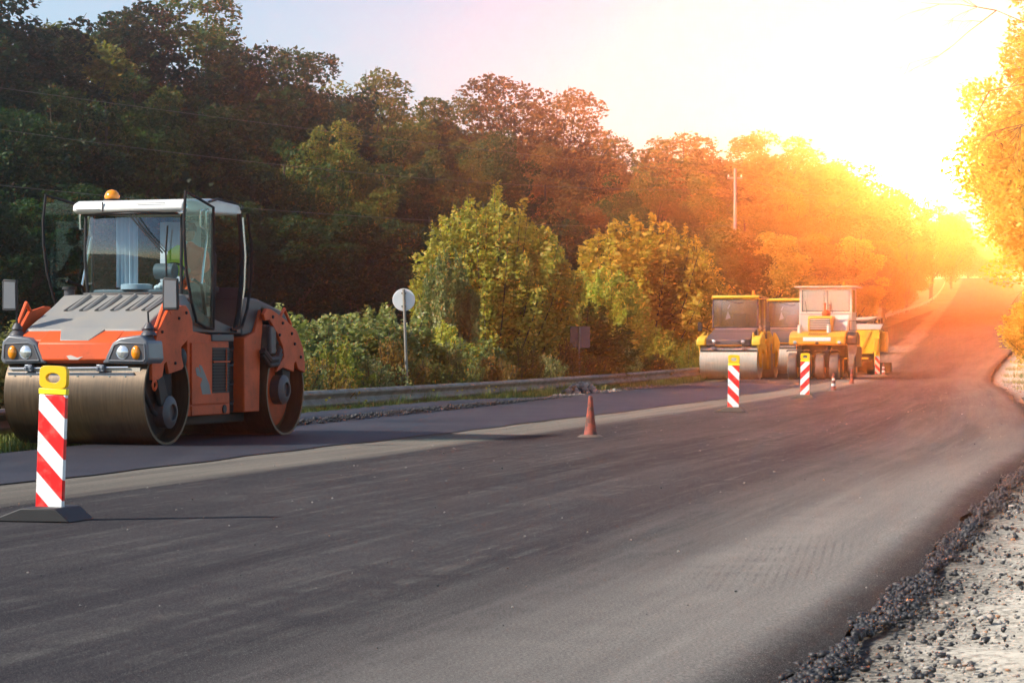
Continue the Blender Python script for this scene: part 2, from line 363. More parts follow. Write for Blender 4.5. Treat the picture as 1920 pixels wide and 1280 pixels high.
def road_mat():
    t = MT('worn_asphalt'); er = t.n('ShaderNodeAttribute', attribute_name='er').outputs['Fac']; uj = t.n('ShaderNodeAttribute', attribute_name='uj').outputs['Fac']
    z = t.n('ShaderNodeSeparateXYZ'); t.l(t.obj(), z.inputs[0]); cx = t.n('ShaderNodeCombineXYZ'); t.l(z.outputs[1], cx.inputs[1]); t.l(t.math('MULTIPLY', t.math('DIVIDE', er, t.math('MAXIMUM', t.math('ADD', er, uj), 2.)), 8.), cx.inputs[0])
    str1 = t.noise(1.1, cx.outputs[0], 5, .6, sc=(1.0, .045, 1)); str2 = t.noise(4.5, cx.outputs[0], 4, .6, sc=(1.0, .03, 1))
    big = t.noise(.22, detail=4); mid = t.noise(2.4, detail=6, rough=.65); fine = t.noise(70, detail=4, rough=.7); grit = t.noise(190, detail=2); spk = t.noise(34, detail=5, rough=.75); str3 = t.noise(11, cx.outputs[0], 3, .6, sc=(1.0, .02, 1))
    c = t.mix(t.rng(str1, .38, .60), (.030, .0285, .034), (.070, .064, .067))
    c = t.mix(t.math('MULTIPLY', t.rng(str2, .48, .70, 0, .6), t.rng(mid, .38, .62, .15, 1.)), c, (.145, .134, .122))
    c = t.mix(t.rng(big, .42, .66, 0, .5), c, (.036, .034, .040))
    c = t.mix(t.math('MULTIPLY', t.rng(str3, .5, .66, 0, .35), t.rng(mid, .4, .6, .0, 1.)), c, (.18, .168, .155)); c = t.mix(t.rng(spk, .5, .66, 0, .65), c, (.02, .02, .022)); c = t.mix(t.rng(spk, .42, .30, 0, .5), c, (.15, .138, .125))
    # dust band along the joint with the new lane
    wob = t.math('ADD', uj, t.math('MULTIPLY', t.math('SUBTRACT', str1, .5), 1.1)); wob = t.math('ADD', wob, t.math('MULTIPLY', t.math('SUBTRACT', mid, .5), .35))
    band = t.math('MULTIPLY', t.rng(wob, -.3, .05), t.rng(wob, 1.35, .95)); band = t.math('MULTIPLY', band, t.rng(str2, .25, .6, .45, 1.))
    c = t.mix(t.math('MULTIPLY', band, .8), c, (.27, .235, .19))
    # pale dust tracked on to the right edge
    e1 = t.math('ADD', er, t.math('MULTIPLY', t.math('SUBTRACT', mid, .5), 1.0)); near = t.rng(z.outputs[1], 42, 14, .35, 1.)
    dust = t.math('MULTIPLY', t.rng(e1, 2.3, .7), t.rng(er, .0, .35)); dust = t.math('MULTIPLY', t.math('MULTIPLY', dust, t.rng(str1, .3, .62, .45, 1.)), near)
    c = t.mix(t.math('MULTIPLY', dust, .78), c, (.33, .295, .26))
    dk = t.rng(t.math('ADD', er, t.math('MULTIPLY', t.math('SUBTRACT', mid, .5), .12)), .30, .1)
    c = t.mix(t.math('MULTIPLY', dk, .85), c, (.030, .027, .027))
    tm = t.math('MULTIPLY', t.math('MULTIPLY', t.rng(er, .35, .55), t.rng(er, 1.15, .95)), t.math('MULTIPLY', t.rng(z.outputs[1], 11.6, 12.3), t.rng(z.outputs[1], 15.6, 14.6)))
    wv = t.math('SINE', t.math('MULTIPLY', t.math('ADD', t.math('ADD', z.outputs[0], t.math('MULTIPLY', z.outputs[1], -.155)), t.math('MULTIPLY', mid, .03)), 120.0))
    c = t.mix(t.math('MULTIPLY', tm, t.math('MULTIPLY', t.rng(wv, .1, .9, 0, .4), t.rng(mid, .38, .6))), c, (.09, .08, .075))
    c = t.mix(t.rng(fine, .38, .62, 0, .8), c, t.mix(.7, c, (.012, .012, .014)))
    c = t.mix(t.rng(grit, .60, .68, 0, .7), c, (.32, .29, .27))
    r = t.rng(fine, .2, .8, .75, .95)
    h = t.math('ADD', t.math('MULTIPLY', fine, .8), t.math('MULTIPLY', grit, .5))
    return matte(t, c, h, .3, .003)
def fresh_mat():
    t = MT('fresh_asphalt'); n = t.noise(.5, detail=4); f = t.noise(60, detail=4, rough=.7); g = t.noise(180, detail=2); s = t.noise(1.2, detail=4, sc=(2, .15, 1))
    c = t.mix(t.rng(n, .35, .65), (.020, .020, .027), (.034, .033, .042)); c = t.mix(t.rng(s, .5, .75, 0, .35), c, (.07, .064, .066)); c = t.mix(t.rng(g, .64, .78, 0, .5), c, (.15, .14, .14))
    return t.fin(t.bsdf(c, t.rng(f, .2, .8, .5, .8), 0, .22, f, .2, .003))
def gravel_mat():
    t = MT('pale_gravel'); er = t.n('ShaderNodeAttribute', attribute_name='er').outputs['Fac']; n = t.noise(1.4, detail=6); f = t.noise(26, detail=6, rough=.7); g = t.noise(110, detail=3)
    v = t.n('ShaderNodeTexVoronoi'); v.inputs['Scale'].default_value = 38; t.l(t.obj(), v.inputs['Vector'])
    c = t.mix(t.rng(n, .35, .65), (.38, .34, .28), (.58, .52, .43)); c = t.mix(t.rng(f, .48, .66, 0, .8), c, (.14, .12, .10)); c = t.mix(t.rng(v.outputs['Distance'], .1, .5, .35, 0), c, (.56, .52, .46))
    c = t.mix(t.rng(g, .58, .75, 0, .5), c, (.13, .115, .10))
    e2 = t.math('ADD', er, t.math('MULTIPLY', t.math('SUBTRACT', f, .5), 1.1)); e3 = t.rng(e2, -.75, -.12); okr = t.math('LESS_THAN', er, 1.)
    c = t.mix(t.math('MULTIPLY', t.math('MULTIPLY', e3, okr), .88), c, (.035, .033, .033))
    h = t.math('ADD', f, t.math('MULTIPLY', v.outputs['Distance'], -.6))
    return matte(t, c, h, .4, .01)
M['road'] = road_mat(); M['fresh'] = fresh_mat(); M['gravel'] = gravel_mat()
YR = np.concatenate([np.arange(-12, 6, 2), np.arange(6, 30, .12), np.arange(30, 60, .5), np.arange(60, 200, 2), np.arange(200, 621, 6)])
wig = [(random.uniform(.5, 6), random.uniform(0, 6), random.uniform(.015, .05)) for _ in range(9)]
def jr(y): return sum(a * math.sin(k * y + p) for k, p, a in wig) * .6
strip('road', YR, lambda y: float(XK(y)), lambda y: float(XR(y)) + jr(y), 30, 0, M['road'],
      zfn=lambda x, y, t: -.055 * max(0., (t - .975) / .025)**1.5 if y < 60 else 0)
strip('fresh_asphalt_lane', np.arange(-10, 84.1, .5), lambda y: float(XK(y)) - .05, lambda y: float(XJ(y)) + .05 * math.sin(y * .6) + .04 * math.sin(y * 2.3) - (0 if y < 76 else (y - 76) * .55), 6, .012, M['fresh'])
def gz(x, y, t): return .02 * math.sin(x * 3.1 + y * .7) * math.sin(y * 1.9 + x) + .012 * math.sin(7.3 * x + 5.1 * y) - .01
strip('gravel_shoulder', YR, lambda y: float(XR(y)) - .15, lambda y: float(XR(y)) + 2.6 + .35 * math.sin(y * .35), 22, -.06, M['gravel'], zfn=lambda x, y, t: gz(x, y, t) - .06 * max(0, 1 - t / .12))
strip('left_gravel_edge', np.arange(38, 160, 1.), lambda y: float(XK(y)) - 1.5 - .3 * math.sin(y * .8), lambda y: float(XK(y)) + .04, 6, -.035, M['verge'], zfn=lambda x, y, t: .015 * math.sin(x * 5 + y * 2))

# ------------------------------------------------------------------ loose stones and asphalt crumbs
ico = [(0, 0, 1), (.894, 0, .447), (.276, .851, .447), (-.724, .526, .447), (-.724, -.526, .447), (.276, -.851, .447), (.724, .526, -.447), (-.276, .851, -.447), (-.894, 0, -.447), (-.276, -.851, -.447), (.724, -.526, -.447), (0, 0, -1)]
icf = [(0, 1, 2), (0, 2, 3), (0, 3, 4), (0, 4, 5), (0, 5, 1), (1, 6, 2), (2, 7, 3), (3, 8, 4), (4, 9, 5), (5, 10, 1), (6, 7, 2), (7, 8, 3), (8, 9, 4), (9, 10, 5), (10, 6, 1), (6, 11, 7), (7, 11, 8), (8, 11, 9), (9, 11, 10), (10, 11, 6)]
def stones(name, P, S, mat, flat=.65, jit=.28, smooth=False):
    P = np.asarray(P, float); S = np.asarray(S, float); n = len(P); B = np.array(ico)[None] * (1 + RNG.uniform(-jit, jit, (n, 12, 1)))
    B = B * (S[:, None, None] * RNG.uniform(.7, 1.3, (n, 1, 3))); B[:, :, 2] *= flat
    a = RNG.uniform(0, 6.28, n); c, s = np.cos(a)[:, None], np.sin(a)[:, None]
    X = B[:, :, 0] * c - B[:, :, 1] * s; Yv = B[:, :, 0] * s + B[:, :, 1] * c
    V = np.stack([X, Yv, B[:, :, 2]], -1) + P[:, None, :]; F = (np.array(icf)[None] + (np.arange(n) * 12)[:, None, None]).reshape(-1, 3)
    return np_mesh(name, V.reshape(-1, 3), F, mat, attrs={'tint': ('POINT', np.repeat(RNG.uniform(0, 1, n), 12))}, smooth=smooth)
def stone_mat(name, c1, c2, c3, rough=.8):
    t = MT(name); at = t.n('ShaderNodeAttribute', attribute_name='tint').outputs['Fac']; n = t.noise(60, detail=3)
    c = t.mix(at, c1, c2); c = t.mix(t.rng(at, .9, .95), c, c3); return t.fin(t.bsdf(c, rough, 0, .4, n, .5, .004))
M['crumb'] = stone_mat('asphalt_crumb', (.018, .017, .018), (.045, .042, .042), (.07, .06, .055), .5)
M['stone'] = stone_mat('pale_stone', (.16, .145, .125), (.44, .40, .35), (.34, .17, .09))
def near_y(n, lo=7.5, hi=45, k=1.6):                     # denser near the camera
    u = RNG.uniform(0, 1, n)**k; return lo + (hi - lo) * u
NB = 30000; y = near_y(NB, 7, 46, 1.5); side = RNG.normal(0, 1, NB); wdt = .048 + .025 * np.sin(y * 1.7) + .025 * np.sin(y * 4.1)
x = XR(y) + .07 + side * wdt; sz = RNG.lognormal(math.log(.0060), .62, NB); ht = np.maximum(0, 1 - np.abs((x - XR(y) - .14) / .36))
z = -.075 + ht * .045 * RNG.uniform(.2, 1, NB) + sz * .35
tag(stones('asphalt_rubble', np.stack([x, y, z], 1), np.clip(sz, .0025, .020), M['crumb'], .85, .42), kind='stuff')
n = 2600; y = near_y(n, 7.5, 60, 1.5); x = XR(y) + .18 + RNG.exponential(.42, n); sz = np.clip(RNG.lognormal(math.log(.009), .5, n), .003, .018)
tag(stones('loose_asphalt_lumps', np.stack([x, y, -.065 + sz * .4], 1), sz, M['crumb'], .8, .4), kind='stuff')
n = 24000; y = near_y(n, 7, 120, 2.2); x = XR(y) + .25 + RNG.uniform(0, 2.4, n); sz = np.clip(RNG.lognormal(math.log(.006), .5, n) * (1 + y * .012), .0025, .022 + y * .0003)
tag(stones('gravel_stones', np.stack([x, y, -.066 + sz * .3], 1), sz, M['stone'], .55, .38), kind='stuff')
n = 700; y = near_y(n, 11, 70, 1.1); x = XJ(y) + RNG.uniform(0, 1, n) * (XR(y) - XJ(y)); sz = np.clip(RNG.lognormal(math.log(.0042), .45, n), .002, .010)
tag(stones('road_grit', np.stack([x, y, np.zeros(n) + sz * .3], 1), sz, M['stone'], .7), kind='stuff')
n = 200; y = near_y(n, 9, 60, 1.2); x = XJ(y) + RNG.uniform(0, 1, n) * (XR(y) - XJ(y)); sz = np.clip(RNG.lognormal(math.log(.005), .4, n), .002, .012)
tag(stones('dark_road_grit', np.stack([x, y, np.zeros(n) + sz * .3], 1), sz, M['crumb'], .7), kind='stuff')

# left side ledge of unrolled asphalt with its crumbling edge
def berm_w(y): return float(1.05 * (1 - smoothstep(y, 46, 60)) + .02)
def bz(x, y, t):
    return .10 * (float(smoothstep(t, 0, .25)) * (1 - float(smoothstep(t, .72, 1.0)))) * float(1 - smoothstep(y, 48, 59)) + .012 * math.sin(9 * y + 4 * x)
strip('asphalt_ledge', np.arange(35, 60, .25), lambda y: float(XK(y)) - berm_w(y) * .9, lambda y: float(XK(y)) + .25 * berm_w(y) + .05 * math.sin(y * 3) + .03 * math.sin(y * 7), 12, .016, M['fresh'], zfn=bz)
n = 2600; y = RNG.uniform(36, 58, n); wv = np.array([berm_w(q) for q in y]); x = XK(y) + .2 * wv + RNG.normal(0, .07, n); sz = np.clip(RNG.lognormal(math.log(.013), .5, n), .006, .04)
tag(stones('ledge_crumbs', np.stack([x, y, .02 + RNG.uniform(0, .07, n) * wv], 1), sz, M['crumb'], .8), kind='stuff')
n = 900; y = RNG.uniform(60, 76, n); x = XK(y) - .6 + RNG.normal(0, .3, n); sz = np.clip(RNG.lognormal(math.log(.013), .5, n), .01, .1)
tag(stones('roadside_soil_clods', np.stack([x, y, -.01 + sz * .3], 1), sz, M['stone'], .7), kind='stuff')
# small dirt heap by the rail
cxp, cyp = float(XK(62.5)) - .55, 62.5
dh = thing('dirt_heap', 'small heap of pale dirt clods below the guardrail left of the cone', 'dirt heap', (cxp, cyp, 0))
MB().lathe([(.50, -.1), (.42, .0), (.30, .10), (.18, .19), (.07, .235), (0, .24)], (0, 0, 0), 'z', 18).build('mound', M['crumb'], dh)
P = RNG.normal(0, .24, (150, 3)); P[:, 2] = .26 * np.exp(-(P[:, 0]**2 + P[:, 1]**2) / .12)
co = stones('clods', P, RNG.uniform(.03, .09, 150), M['stone'], .8); co.parent = dh; co['kind'] = 'stuff'

# ------------------------------------------------------------------ guardrail
def guardrail():
    t = thing('guardrail', 'long galvanised guardrail on short posts along the left verge', 'guardrail', (0, 0, 0))
    RX = lambda y: float(XK(y)) - 1.35 if y < 95 else float(XK(y)) - 1.35 - min(1., (y - 95) * .02)
    prof = [(.00, .42), (.035, .415), (.075, .375), (.075, .345), (.02, .30), (.0, .265), (.02, .23), (.075, .185), (.075, .155), (.035, .115), (.0, .11)]
    ysr = list(np.arange(18, 100, 4.)) + list(np.arange(100, 400, 8.))
    for a, b in zip(ysr[:-1], ysr[1:]):
        vs = []; e = .06
        for q, yy in ((0, a), (1, b + e)):
            x = RX(yy); zz = float(ZR(yy)); sag = .02 * math.sin(a * 1.7) * (1 - q) + .02 * math.sin(b * 1.7) * q
            for o, h in prof: vs.append((x + o + .002 * q, yy, zz + h + sag))
            for o, h in reversed(prof): vs.append((x + o - .006, yy, zz + h + sag))
        k = 2 * len(prof); fs = [(i, (i + 1) % k, k + (i + 1) % k, k + i) for i in range(k)]
        MB().add(vs, fs).build('rail_beam', M['galv'], t)
    for yy in list(np.arange(19.5, 100, 5.)) + list(np.arange(104, 400, 8.)):
        x = RX(yy); zz = float(ZR(yy)); g = float(terrain_z(x, yy))
        m = MB(); m.box(x - .07, x - .008, yy - .05, yy + .05, g - .3, zz + .36); m.build('post', M['galv'], t)
        MB().box(x - .006, x + .012, yy - .03, yy + .03, g + .02, zz + .105).build('reflector_strip', M['cone_white'], t)
guardrail()

# ------------------------------------------------------------------ traffic cones and beacons
def cone(x, y, h, lab, band=False, lean=0, rot=.2):
    z = float(ZR(y)); t = thing('traffic_cone', lab, 'traffic cone', (x, y, z), rot, 'traffic cones along the lane joint'); t.rotation_euler[1] = lean
    k = h / .55
    m = MB(); m.lathe([(.0, .55), (.020, .55), (.026, .545), (.030, .52), (.040, .42), (.062, .22), (.088, .045), (.100, .03), (.0, .03)], n=28); m.v = [(a * k, b * k, c * k) for a, b, c in m.v]; m.build('cone_body', M['cone'], t)
    s = .165 * k; oc = [(s, s * .45), (s * .45, s), (-s * .45, s), (-s, s * .45), (-s, -s * .45), (-s * .45, -s), (s * .45, -s), (s, -s * .45)]
    MB().prism(oc, .003, .034 * k, 'xy', taper=[(a * .72, b * .72) for a, b in oc]).build('base', M['cone_base'], t, .006)
    if band:
        for z0, z1 in ((.16, .24), (.33, .40)):
            r = lambda q: (.030 + (.52 - q) / .475 * .058 + .002) * k
            MB().lathe([(r(z0), z0 * k), (r(z1), z1 * k)], n=24).build('reflective_band', M['cone_white'], t)
cone(1.045, 32.2, .55, 'nearest grubby orange traffic cone, standing alone on the lane joint', rot=.3)
cone(8.71, 65.5, .49, 'small orange cone right of the second striped beacon with a pale smear', True, rot=.5)
cone(10.91, 77.7, .50, 'dark orange cone close in front of the pneumatic roller', rot=.1, lean=.03)
cone(14.72, 95.8, .50, 'farthest cone with two white bands beside the far striped beacon', True)

def beacon(x, y, h, lab, mat, lean=0, rot=0, foot=0.):
    z = float(ZR(y)); t = thing('traffic_beacon', lab, 'traffic beacon', (x, y, z), rot, 'red and white striped beacons in a row'); k = h / 1.04
    tilt = Matrix.Translation((0, 0, .06)) @ Matrix.Rotation(lean, 4, 'Y') @ Matrix.Translation((0, 0, -.06))
    def fx(m): m.v = [tuple(tilt @ (Vector(p) * k)) for p in m.v]; return m
    fx(MB().box(-.105, .105, -.018, .018, .06, .86)).build('striped_panel', mat, t, .006)
    fx(MB().box(-.108, .108, -.021, .021, .8605, .90)).build('bright_band', M['beacon_band'], t, .004)
    # handle: rounded plate with an oval hole
    n = 40; m = MB(); vs = []; fs = []
    for s in (-.019, .019):
        for i in range(n):
            a = 2 * math.pi * i / n; c, q = math.cos(a), math.sin(a); e = 5.
            rr = (abs(c)**e + abs(q)**e)**(-1 / e); vs.append((.107 * rr * c, s, .978 + .0775 * rr * q))
        for i in range(n):
            a = 2 * math.pi * i / n; vs.append((.056 * math.cos(a), s, .972 + .034 * math.sin(a)))
    for i in range(n):
        j = (i + 1) % n
        fs += [(i, n + i, n + j, j), (2 * n + i, 2 * n + j, 3 * n + j, 3 * n + i), (i, j, 2 * n + j, 2 * n + i), (n + i, 3 * n + i, 3 * n + j, n + j)]
    fx(m.add(vs, fs)).build('handle', M['beacon_yellow'], t, .003)
    # rubber foot: a low wedge
    pr = [(-.36, 0.003), (.24, .003), (.13, .095), (-.12, .095)]
    o = MB().prism([(a * k, b * k) for a, b in pr], (-.11 if foot else -.2) * k, (.11 if foot else .2) * k, 'xz').build('rubber_foot', M['black'] if not foot else M['cone_base'], t, .008); o.rotation_euler[2] = -.25 - rot
beacon(-3.20, 16.74, 1.055, 'nearest striped beacon, leaning slightly in front of the orange roller drum', M['str_a'], R(2.2), -.36, foot=0)
beacon(4.08, 44.6, 1.04, 'striped beacon with falling stripes in front of the yellow tandem roller', M['str_a'], R(1.0), -.25, 1)
beacon(6.78, 56.0, 1.04, 'striped beacon with rising stripes in front of the rubber tyred roller', M['str_b'], R(.8), -.28, 1)
beacon(14.42, 95.4, .96, 'farthest striped beacon beside the yellow paver hopper', M['str_a'], 0, .3, 1)

# ------------------------------------------------------------------ signs seen from behind
def round_sign():
    y = 50.; x0, x1 = pix(765, y), pix(757, y); g = float(terrain_z(x0, y)); zc = CH + y * (HY - 562) / FPX
    t = thing('road_sign', 'round sign seen from its pale grey back on a thin leaning post', 'road sign', (x0, y, g))
    MB().tube([(0, 0, -.2), (x1 - x0, 0, zc - g + .22)], .03, 10).build('post', M['galv'], t)
    m = MB().lathe([(0, -.012), (.228, -.012), (.234, 0), (.228, .012), (0, .012)], (x1 - x0, .05, zc - g), 'y', 40); m.build('sign_disc', M['sign_back'], t)
    m = MB().box(x1 - x0 - .05, x1 - x0 + .05, -.01, .037, zc - g + .12, zc - g + .15).box(x1 - x0 - .05, x1 - x0 + .05, -.01, .037, zc - g - .15, zc - g - .12); m.build('bracket', M['galv'], t)
round_sign()
def square_sign():
    y = 70.; x = pix(1085, y); g = float(terrain_z(x, y)); zt = CH + y * (HY - 612) / FPX; zb = CH + y * (HY - 652) / FPX
    t = thing('road_sign', 'dull grey square sign back on a short post behind the guardrail', 'road sign', (x, y, g))
    MB().tube([(0, 0, -.2), (.02, 0, zt - g - .02)], .035, 10).build('post', M['galv'], t)
    MB().box(-.25, .33, .04, .055, zb - g, zt - g).build('sign_panel', M['sign_dull'], t, .01)
square_sign()

# ------------------------------------------------------------------ orange tandem roller (local x forward, y towards the picture's right, z up)
def both(fn):
    for s in (-1, 1): fn(s)
def circle(cx, cz, r, a0=0, a1=360, n=24): return [(cx + r * math.cos(R(a0 + (a1 - a0) * i / n)), cz + r * math.sin(R(a0 + (a1 - a0) * i / n))) for i in range(n + 1)]
def bolt(t, x, y, z, r=.018, s=1, mat=None):
    MB().cyl((x, y, z), (x, y + s * .018, z), r, r * .85, 8).build('bolt', mat or M['blackm'], t)
def drum(t, cx, r, w, mat, rec=.22):
    d = MB().lathe([(0, -w + rec), (r - .035, -w + rec), (r - .035, -w), (r, -w), (r, w), (r - .035, w), (r - .035, w - rec), (0, w - rec)], (cx, 0, r), 'y', 72).build('drum', mat, t)
    return d

def orange_roller():
    O = (-4.541, 31.475, 0)
    t = thing('road_roller', 'orange tandem road roller with open glass doors and dark drums', 'road roller', O, math.atan2(-.947, -.322))
    r = .62
    for cx, hubm in ((1.76, M['under']), (-1.76, M['orange'])):
        d = drum(t, cx, r, .95, M['drum'])
        for s in (-1, 1):
            MB().lathe([(0, s * .735), (.46, s * .735), (.50, s * .76), (.40, s * .80), (.0, s * .80)], (cx, 0, r), 'y', 40).build('drum_plate', hubm if cx < 0 else M['under'], d)
            MB().lathe([(0, s * .80), (.20, s * .80), (.20, s * .93), (.13, s * .97), (.10, s * .97), (.10, s * .93), (0, s * .93)], (cx - .12 if cx > 0 else cx, 0, r - .22 if cx > 0 else r), 'y', 28).build('hub_motor', M['dark_grey'], d)
    # frames hanging over the drums: front yoke and rear yoke side plates
    FP = [(1.10, 1.36), (1.12, 1.52), (1.22, 1.66), (1.30, 1.71), (1.40, 1.71), (1.78, 1.64), (2.03, 1.40), (2.20, 1.12), (2.20, .80), (2.05, .80), (1.93, .84), (1.88, .99), (1.82, 1.02), (1.76, .87), (1.40, .92), (1.36, .96), (1.42, 1.10), (1.42, 1.20), (1.22, 1.30)]
    RP = [(-1.00, 1.63), (-1.10, 1.71), (-1.25, 1.70), (-1.70, 1.57), (-2.08, 1.42), (-2.30, 1.18), (-2.36, .98), (-2.36, .84), (-2.12, .90), (-2.06, 1.0), (-2.0, .98), (-1.98, .86), (-1.62, .92), (-1.40, .86), (-1.50, .96), (-1.66, 1.06), (-1.62, 1.2), (-1.44, 1.38), (-1.2, 1.56), (-1.05, 1.55)]
    for s in (-1, 1):
        p = MB().prism(FP, s * .93, s * .975).build('side_plate', M['orange'], t, .006)
        for x, z in ((1.5, 1.55), (2.1, 1.12), (1.95, 1.38), (1.3, 1.62), (1.6, 1.0)): bolt(p, x, s * .975, z, .02, s)
        q = MB().prism(RP, s * .93, s * .975).build('side_plate', M['orange'], t, .006)
        for x, z in ((-1.28, 1.6), (-1.5, 1.36), (-1.9, 1.38), (-2.0, 1.24), (-2.2, 1.06), (-1.6, 1.52)): bolt(q, x, s * .975, z, .022, s)
        # lifting loops
        MB().tube([(1.70, s * .955, 1.60), (1.84, s * .955, 1.74), (2.08, s * .955, 1.40)], .028, 8).build('lifting_loop', M['orange'], t)
        MB().tube([(-1.54, s * .955, 1.58), (-1.70, s * .955, 1.71), (-1.92, s * .955, 1.50)], .022, 8).build('lifting_loop', M['orange'], t)
        MB().lathe([(.05, -.015), (.075, 0), (.05, .015), (.03, 0)], (2.13, s * .97, .74), 'y', 16, closed=True).build('tow_eye', M['orange'], t)
        # drum supports inside the recess
        MB().prism([(1.98, .86), (1.80, .86), (1.62, .50), (1.72, .40), (1.86, .50)], s * .86, s * .92).build('drum_support', M['under'], t, .01)
        MB().prism([(1.52, 1.05), (1.78, 1.05), (1.76, .56), (1.56, .52)], s * .80, s * .90).build('drum_support', M['blackm'], t, .01)
        MB().prism([(-2.0, 1.0), (-1.72, 1.0), (-1.74, .52), (-1.94, .52)], s * .80, s * .92).build('drum_support', M['under'], t, .01)
        MB().tube([(2.3, s * .88, .72), (2.05, s * .9, .42), (1.95, s * .9, .38)], .028, 8).build('hydraulic_hose', M['blackm'], t)
        MB().ball((1.34, s * .93, 1.06), (.11, .06, .13), 10, 7).build('hose_bundle', M['black'], t)
        MB().tube([(-1.05, s * .93, 1.15), (-1.2, s * .97, 1.02), (-1.42, s * .97, 1.04), (-1.55, s * .95, 1.16)], .05, 8).build('hydraulic_hose', M['black'], t)
        MB().tube([(-1.05, s * .93, 1.09), (-1.2, s * .97, .95), (-1.45, s * .97, .97), (-1.6, s * .95, 1.1)], .035, 8).build('hydraulic_hose', M['black'], t)
        MB().box(-1.42, -1.24, s * .94 - .03, s * .94 + .03, 1.10, 1.48).build('water_hose_bracket', M['dark_grey'], t, .02)
    # engine body, front frame
    body = MB().prism([(1.07, .33), (1.07, 1.28), (1.30, 1.40), (1.30, 1.62), (.95, 1.40), (-.12, 1.30), (-.16, .33)], -.88, .88).build('front_frame', M['orange'], t, .012)
    for s in (-1, 1):
        pn = MB().prism([(.99, .475), (.99, 1.25), (-.07, 1.25), (-.09, .475)], s * .88, s * .905).build('engine_panel', M['orange'], t, .008)
        gr = MB().box(-.08, .42, s * .905 - .004, s * .905 + .004, .61, 1.19).build('grille', M['black'], t)
        for i in range(14):
            z = .645 + i * .039
            MB().box(-.065, .405, s * .909, s * .921, z - .006, z + .006).build('slat', M['blackm'], gr)
        MB().box(-.07, .41, s * .91, s * .928, 1.0, 1.018).build('slat', M['orange'], gr)
        MB().box(.02, .032, s * .91, s * .926, .63, 1.17).build('slat', M['orange'], gr)
        MB().box(-.10, .98, s * .882, s * .90, .34, .458).build('lower_panel', M['orange'], t, .006)
        MB().cyl((.06, s * .89, .40), (.06, s * .915, .40), .055, None, 16).build('filler_cap', M['black'], t)
        # remains of a peeled grey decal on the panel
        MB().prism([(.86, .84), (.90, .93), (.82, .95), (.74, .86), (.80, .98), (.72, .96), (.50, .72), (.46, .60), (.70, .60), (.76, .72), (.70, .80)], s * .9052, s * .9068).build('peeled_decal', M['mid_grey'], pn)
    MB().box(-.62, -.14, -.72, .72, .34, 1.34).build('articulation_joint', M['black'], t, .02)
    for z in (.5, .75, 1.0, 1.2): MB().tube([(-.16, .70, z), (-.38, .80, z - .05), (-.62, .70, z)], .022, 6).build('hydraulic_hose', M['black'], t)
    MB().prism([(-.60, .34), (-.60, 1.32), (-.92, 1.40), (-1.12, 1.70), (-1.18, 1.5), (-1.10, 1.1), (-1.07, .34)], -.88, .88).build('rear_frame', M['orange'], t, .015)
    MB().box(-1.2, 1.0, -.6, .6, .20, .33).build('underframe', M['under'], t, .02)
    MB().box(-2.28, -1.2, -.5, .5, .98, 1.12).build('rear_crossbeam', M['orange'], t, .02)
    # rear tank / bonnet
    tk = [(-.60, 1.34), (-.90, 1.36), (-1.00, 1.46), (-1.24, 1.72), (-2.05, 1.44), (-2.28, 1.10), (-2.38, 1.12), (-2.30, 1.40), (-1.95, 1.68), (-1.10, 1.84), (-.60, 1.86)]
    MB().prism(tk, -.84, .84).build('rear_bonnet', M['dark_grey'], t, .03, seg=3)
    MB().box(-2.36, -1.3, -.80, .80, 1.02, 1.5).build('rear_bonnet_core', M['dark_grey'], t, .03)
    # front bonnet: grey, sloping, with louvre ribs; orange nose
    def bon(y): return [(.95, 1.62), (.95, 1.86), (1.18, 1.845), (1.42, 1.72), (2.10, 1.415), (2.10, 1.36)]
    cs = [(-.93, -.10, -.20), (-.80, -.0, 0), (-.70, 0, 0), (.62, 0, 0), (.78, 0, 0), (.86, -.10, -.14)]
    vs = []; fs = []; prof = bon(0)
    for y, dx, dz in cs:
        for x, z in prof: vs.append((x + dx * .3, y, z + dz * (1 if z > 1.3 else 0)))
    k = len(prof)
    for i in range(len(cs) - 1):
        for j in range(k - 1): fs.append((i * k + j, i * k + j + 1, (i + 1) * k + j + 1, (i + 1) * k + j))
    fs += [tuple(range(k)), tuple(reversed(range((len(cs) - 1) * k, len(cs) * k)))]
    bn = MB().add(vs, fs).build('bonnet', M['grey_plastic'], t, .02, seg=3)
    for i in range(6):                                            # raised ribs with a dark slot beside each
        y0 = -.46 + i * .215
        MB().add([(1.22, y0, 1.832), (1.22, y0 + .050, 1.832), (1.60, y0 - .05, 1.645), (1.60, y0 - .105, 1.645), (1.22, y0, 1.846), (1.22, y0 + .050, 1.846), (1.60, y0 - .05, 1.655), (1.60, y0 - .105, 1.655)],
                 [(0, 1, 2, 3), (4, 7, 6, 5), (0, 4, 5, 1), (1, 5, 6, 2), (2, 6, 7, 3), (3, 7, 4, 0)]).build('louvre', M['black'], bn)
        MB().add([(1.22, y0 + .036, 1.83), (1.22, y0 + .09, 1.83), (1.58, y0 + .0, 1.65), (1.60, y0 - .049, 1.64), (1.22, y0 + .036, 1.868), (1.22, y0 + .06, 1.862), (1.56, y0 - .01, 1.684), (1.60, y0 - .049, 1.668)],
                 [(0, 1, 2, 3), (4, 7, 6, 5), (0, 4, 5, 1), (1, 5, 6, 2), (2, 6, 7, 3), (3, 7, 4, 0)]).build('louvre_lip', M['grey_plastic'], bn, .004)
    MB().cyl((.92, -.86, 1.70), (.92, -.86, 1.93), .07, None, 18).build('air_intake', M['dark_grey'], t)
    MB().cyl((.92, -.86, 1.93), (.92, -.86, 1.965), .095, None, 18).build('air_intake_cap', M['black'], t)
